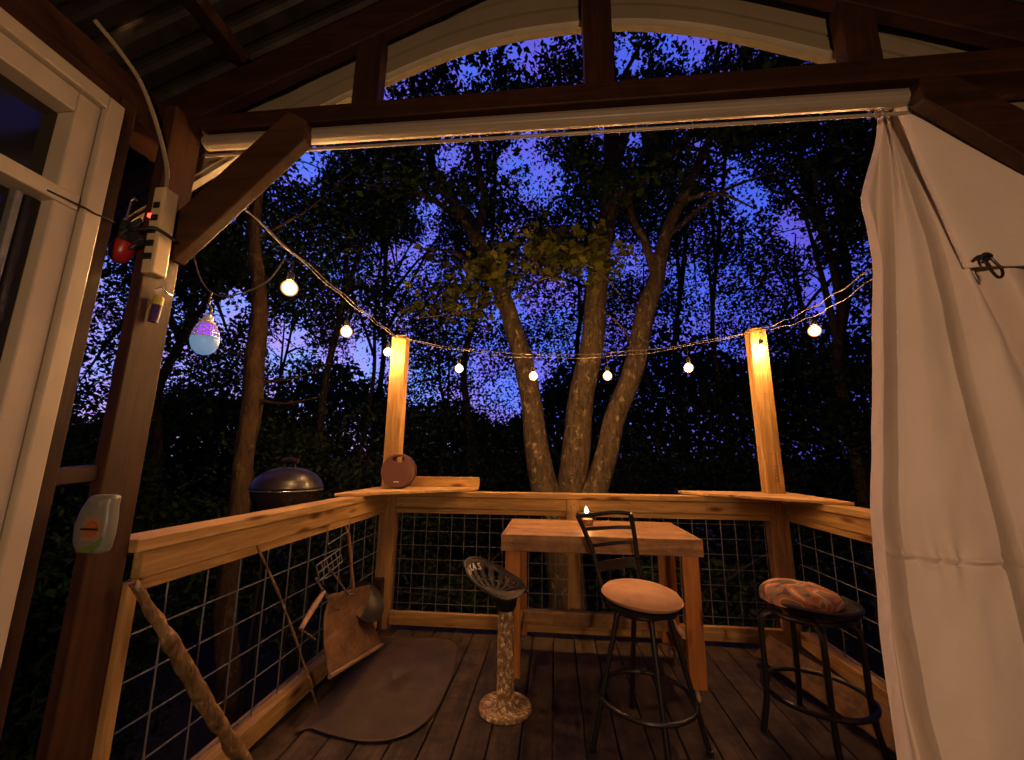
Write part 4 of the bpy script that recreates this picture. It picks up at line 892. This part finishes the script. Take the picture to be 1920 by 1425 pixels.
# low branch; bulb light is painted into its paler yellow-green leaves
mb = MB()
for p_ in ([(-.62,4.95,3.2),(-.1,4.5,3.35),(.4,4.2,3.35),(.75,4.1,2.9)],[(-.62,4.9,3.3),(-.9,4.3,2.9),(-1.5,4.1,2.75)],[(-.1,4.5,3.35),(-.2,4.2,3.6),(.2,4.1,3.75)],[(1.0,4.9,2.5),(.8,4.6,2.75),(.4,4.3,3.0)],[(-.62,4.95,3.2),(-.75,4.3,3.3),(-1.05,4.0,3.45)]):
    c_ = curve(p_,6); mb.tube(c_, [.014*(1-.8*i/len(c_))+.003 for i in range(len(c_))], 6)
obj('low_branch', mb, M['bark'], t, smooth=True, fix=False)
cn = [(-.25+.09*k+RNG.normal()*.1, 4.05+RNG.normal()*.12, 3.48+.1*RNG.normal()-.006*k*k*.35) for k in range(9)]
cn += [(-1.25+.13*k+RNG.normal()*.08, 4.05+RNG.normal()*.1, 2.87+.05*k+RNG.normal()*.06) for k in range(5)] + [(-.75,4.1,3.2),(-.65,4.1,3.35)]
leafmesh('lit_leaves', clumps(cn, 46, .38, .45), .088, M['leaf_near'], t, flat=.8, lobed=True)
# left tree with shaggy bark
t = thing('slender_tree', (-2.5,3.3,gz(-2.5,3.3)), 'slender shaggy barked tree left of the grill, rising past the first bulb', 'tree', 'trees beyond the deck')
mb = MB(); sL = stem([(-2.44,3.3,-2.2),(-2.56,3.3,-.3),(-2.62,3.3,.4),(-2.60,3.3,1.24),(-2.63,3.3,1.7),(-2.70,3.3,2.2),(-2.72,3.3,2.6),(-2.85,3.3,3.45),(-3.0,3.3,5),(-3.1,3.4,7)], [.1,.085,.08,.075,.085,.08,.065,.055,.05,.03], 8, 14)
for a, b_ in (((-2.65,3.3,1.9),(-2.0,3.4,2.1)),((-2.64,3.3,1.75),(-1.95,3.2,1.75)),((-2.8,3.3,3.3),(-2.1,3.6,4.2)),((-2.9,3.3,4.2),(-3.6,3.6,5.2)),((-2.66,3.3,2.1),(-3.5,3.2,2.5))):
    a, b_ = Vector(a), Vector(b_); stem([a, a.lerp(b_,.5)+Vector((0,0,-.05)), b_], [.016,.011,.005], 5, 6)
obj('trunk', mb, M['bark2'], t, smooth=True, fix=False)
cen = np.concatenate([inell(34,(-2.9,4.0,5.2),(1.6,1.3,1.3)), inell(9,(-3.2,4.2,3.4),(1.2,.8,.6))])
base_ = clumps(cen, 150, .55); leafmesh('crown', thin(np.concatenate([base_, inell(4000,(-2.9,4.0,4.8),(1.8,1.4,1.9))])), .07, M['leaf'], t)
TREES = [
 ('broad dark tree filling the gap left of the brown corner post', (-6.2,6.0), 6.5, -.3, .14, ((-6.2,6.2,4.4),(2.3,1.8,3.0)), 90, 150, .7, .11, 'leaf'),
 ('leafy tree behind the first glowing bulb', (-4.4,7.2), 8, .4, .13, ((-4.6,7.4,5.9),(2.4,1.8,3.0)), 85, 150, .8, .12, 'leaf'),
 ('thin forked tree seen left of the tall post beside the radio', (-4.6,9.2), 9, .4, .09, ((-4.2,9.6,7.6),(2.8,2.0,3.6)), 75, 150, .85, .12, 'leaf_b'),
 ('bluish green tree behind the left stem of the maple', (-1.8,9.0), 10, .2, .14, ((-1.7,9.4,7.2),(2.8,2.0,4.4)), 110, 150, .85, .12, 'leaf_b'),
 ('straight dark tree seen between the maple stems', (.9,10.5), 12, .1, .12, ((.9,10.8,8.4),(2.6,2.0,5.0)), 110, 150, .9, .13, 'leaf'),
 ('straight slim tree right of the maple', (3.55,8.6), 11, .1, .09, ((3.6,8.8,8.6),(2.2,1.6,3.2)), 80, 150, .8, .12, 'leaf'),
 ('dense dark tree right of the maple and high above the right shelf', (4.9,7.2), 8, .2, .15, ((4.5,7.2,6.3),(1.6,1.4,2.6)), 85, 150, .75, .12, 'leaf'),
 ('tree behind the right-hand tall pine post', (6.6,9.6), 10, .5, .14, ((6.6,9.8,6.6),(2.4,1.8,4.4)), 85, 150, .85, .12, 'leaf'),
 ('dark tree beside the edge of the canvas curtain', (8.3,8.0), 10, .2, .16, ((8.3,8.2,6.6),(2.2,2.0,4.4)), 80, 150, .85, .12, 'leaf'),
 ('far tree at the left behind the window stud', (-9.5,8.0), 10, .2, .16, ((-9.5,8.4,5.4),(2.6,2.2,4.6)), 80, 140, .95, .13, 'leaf_b'),
 ('dark round tree low behind the first two bulbs', (-7.8,10.5), 6, .2, .1, ((-7.8,10.5,3.6),(2.4,1.2,2.2)), 60, 150, .8, .12, 'leaf_b'),
 ('bushy dark tree behind the radio and its tall post', (-3.2,11.0), 6, .2, .1, ((-3.2,11.0,3.4),(2.6,1.2,2.2)), 60, 150, .8, .12, 'leaf'),
 ('low bushy tree far behind the right stem of the maple', (2.6,11.5), 7, .2, .1, ((2.6,11.5,4.0),(3.0,1.2,2.6)), 70, 150, .8, .12, 'leaf'),
 ('round crowned tree far behind the right-hand tall post', (7.4,12.0), 8, .2, .1, ((7.6,12.0,4.4),(3.0,1.2,2.8)), 70, 150, .8, .12, 'leaf'),
 ('tall far tree with its crown under the left end of the arch', (-5.8,12.5), 13, .2, .16, ((-5.6,13,9.5),(3.6,2.2,5.0)), 90, 150, 1.0, .14, 'leaf_b'),
 ('tall far tree with its crown under the right end of the arch', (4.2,13.5), 14, .4, .16, ((4.4,13.8,10.6),(3.6,2.2,5.4)), 90, 150, 1.0, .14, 'leaf'),
]
for i, T in enumerate(TREES): tree(T[0], T[1], T[2], T[3], T[4], T[5], T[6], T[7], T[8], T[9], T[10])
# understorey shrubs
SH = [('low dark shrub behind the kettle grill',(-3.6,5.6),(1.5,1.0,1.6),.4,'leaf_b'),('greenish shrub between the grill and the radio',(-2.3,7.0),(1.7,1.0,1.7),.6,'leaf_b'),
 ('dark shrub left of the maple trunk',(-1.3,8.6),(1.7,1.1,1.9),.5,'leaf'),('bluish shrub right behind the maple trunk',(.9,7.6),(1.6,1.0,1.7),.4,'leaf_b'),('dark shrub right of the maple trunk',(2.9,7.6),(1.8,1.1,2.0),.7,'leaf'),
 ('dark bushy thicket behind the right-hand shelf',(4.9,6.6),(1.8,1.2,2.2),1.2,'leaf'),('dark shrub next to the canvas curtain',(6.4,6.2),(1.7,1.2,2.4),1.6,'leaf'),('dark shrub seen through the wires at the left',(-4.6,3.6),(1.2,1.0,1.3),-.1,'leaf'),
 ('tall shrub beside the corner post',(-6.2,4.2),(1.3,1.1,2.0),.6,'leaf'),('shrub below the deck in front of the maple',(-.9,5.3),(.9,.5,.6),-.8,'leaf_b'),('shrub below the deck right of the maple',(1.7,5.4),(1.0,.5,.7),-.7,'leaf_b')]
for lb, (x, y), cr, zc, mm in SH:
    tree(lb, (x,y), zc+cr[2]*.5, .1, .04, ((x,y,zc),cr), 60, 120, .45, .09, mm, limbs=4, group='shrubs below the trees', name='shrub')
# distant woods closing the view
n = 120000; a = RNG.uniform(R(-66), R(60), n); d = RNG.uniform(14,20,n)
X = np.sin(a)*d; Y = np.cos(a)*d
top = 3.3 + 2.6/(1+np.exp(-(a-R(8))*6)) + .8*np.sin(a*9)+.5*np.sin(a*23+1)
Z = -3.2 + (top+3.2)*RNG.random(n)**.8
o = thing('tmp', (0,0,0), 'x', 'x'); wd = leafmesh('distant_woods', np.stack([X,Y,Z],1), .24, M['leaf'], o); wd.parent = None; bpy.data.objects.remove(o)
tag(wd, 'dark mass of far-off woods closing the view behind the trees', 'woods', kind='stuff')
print('objects', len(bpy.data.objects), 'polys', sum(len(o.data.polygons) for o in bpy.data.objects if o.type == 'MESH'))
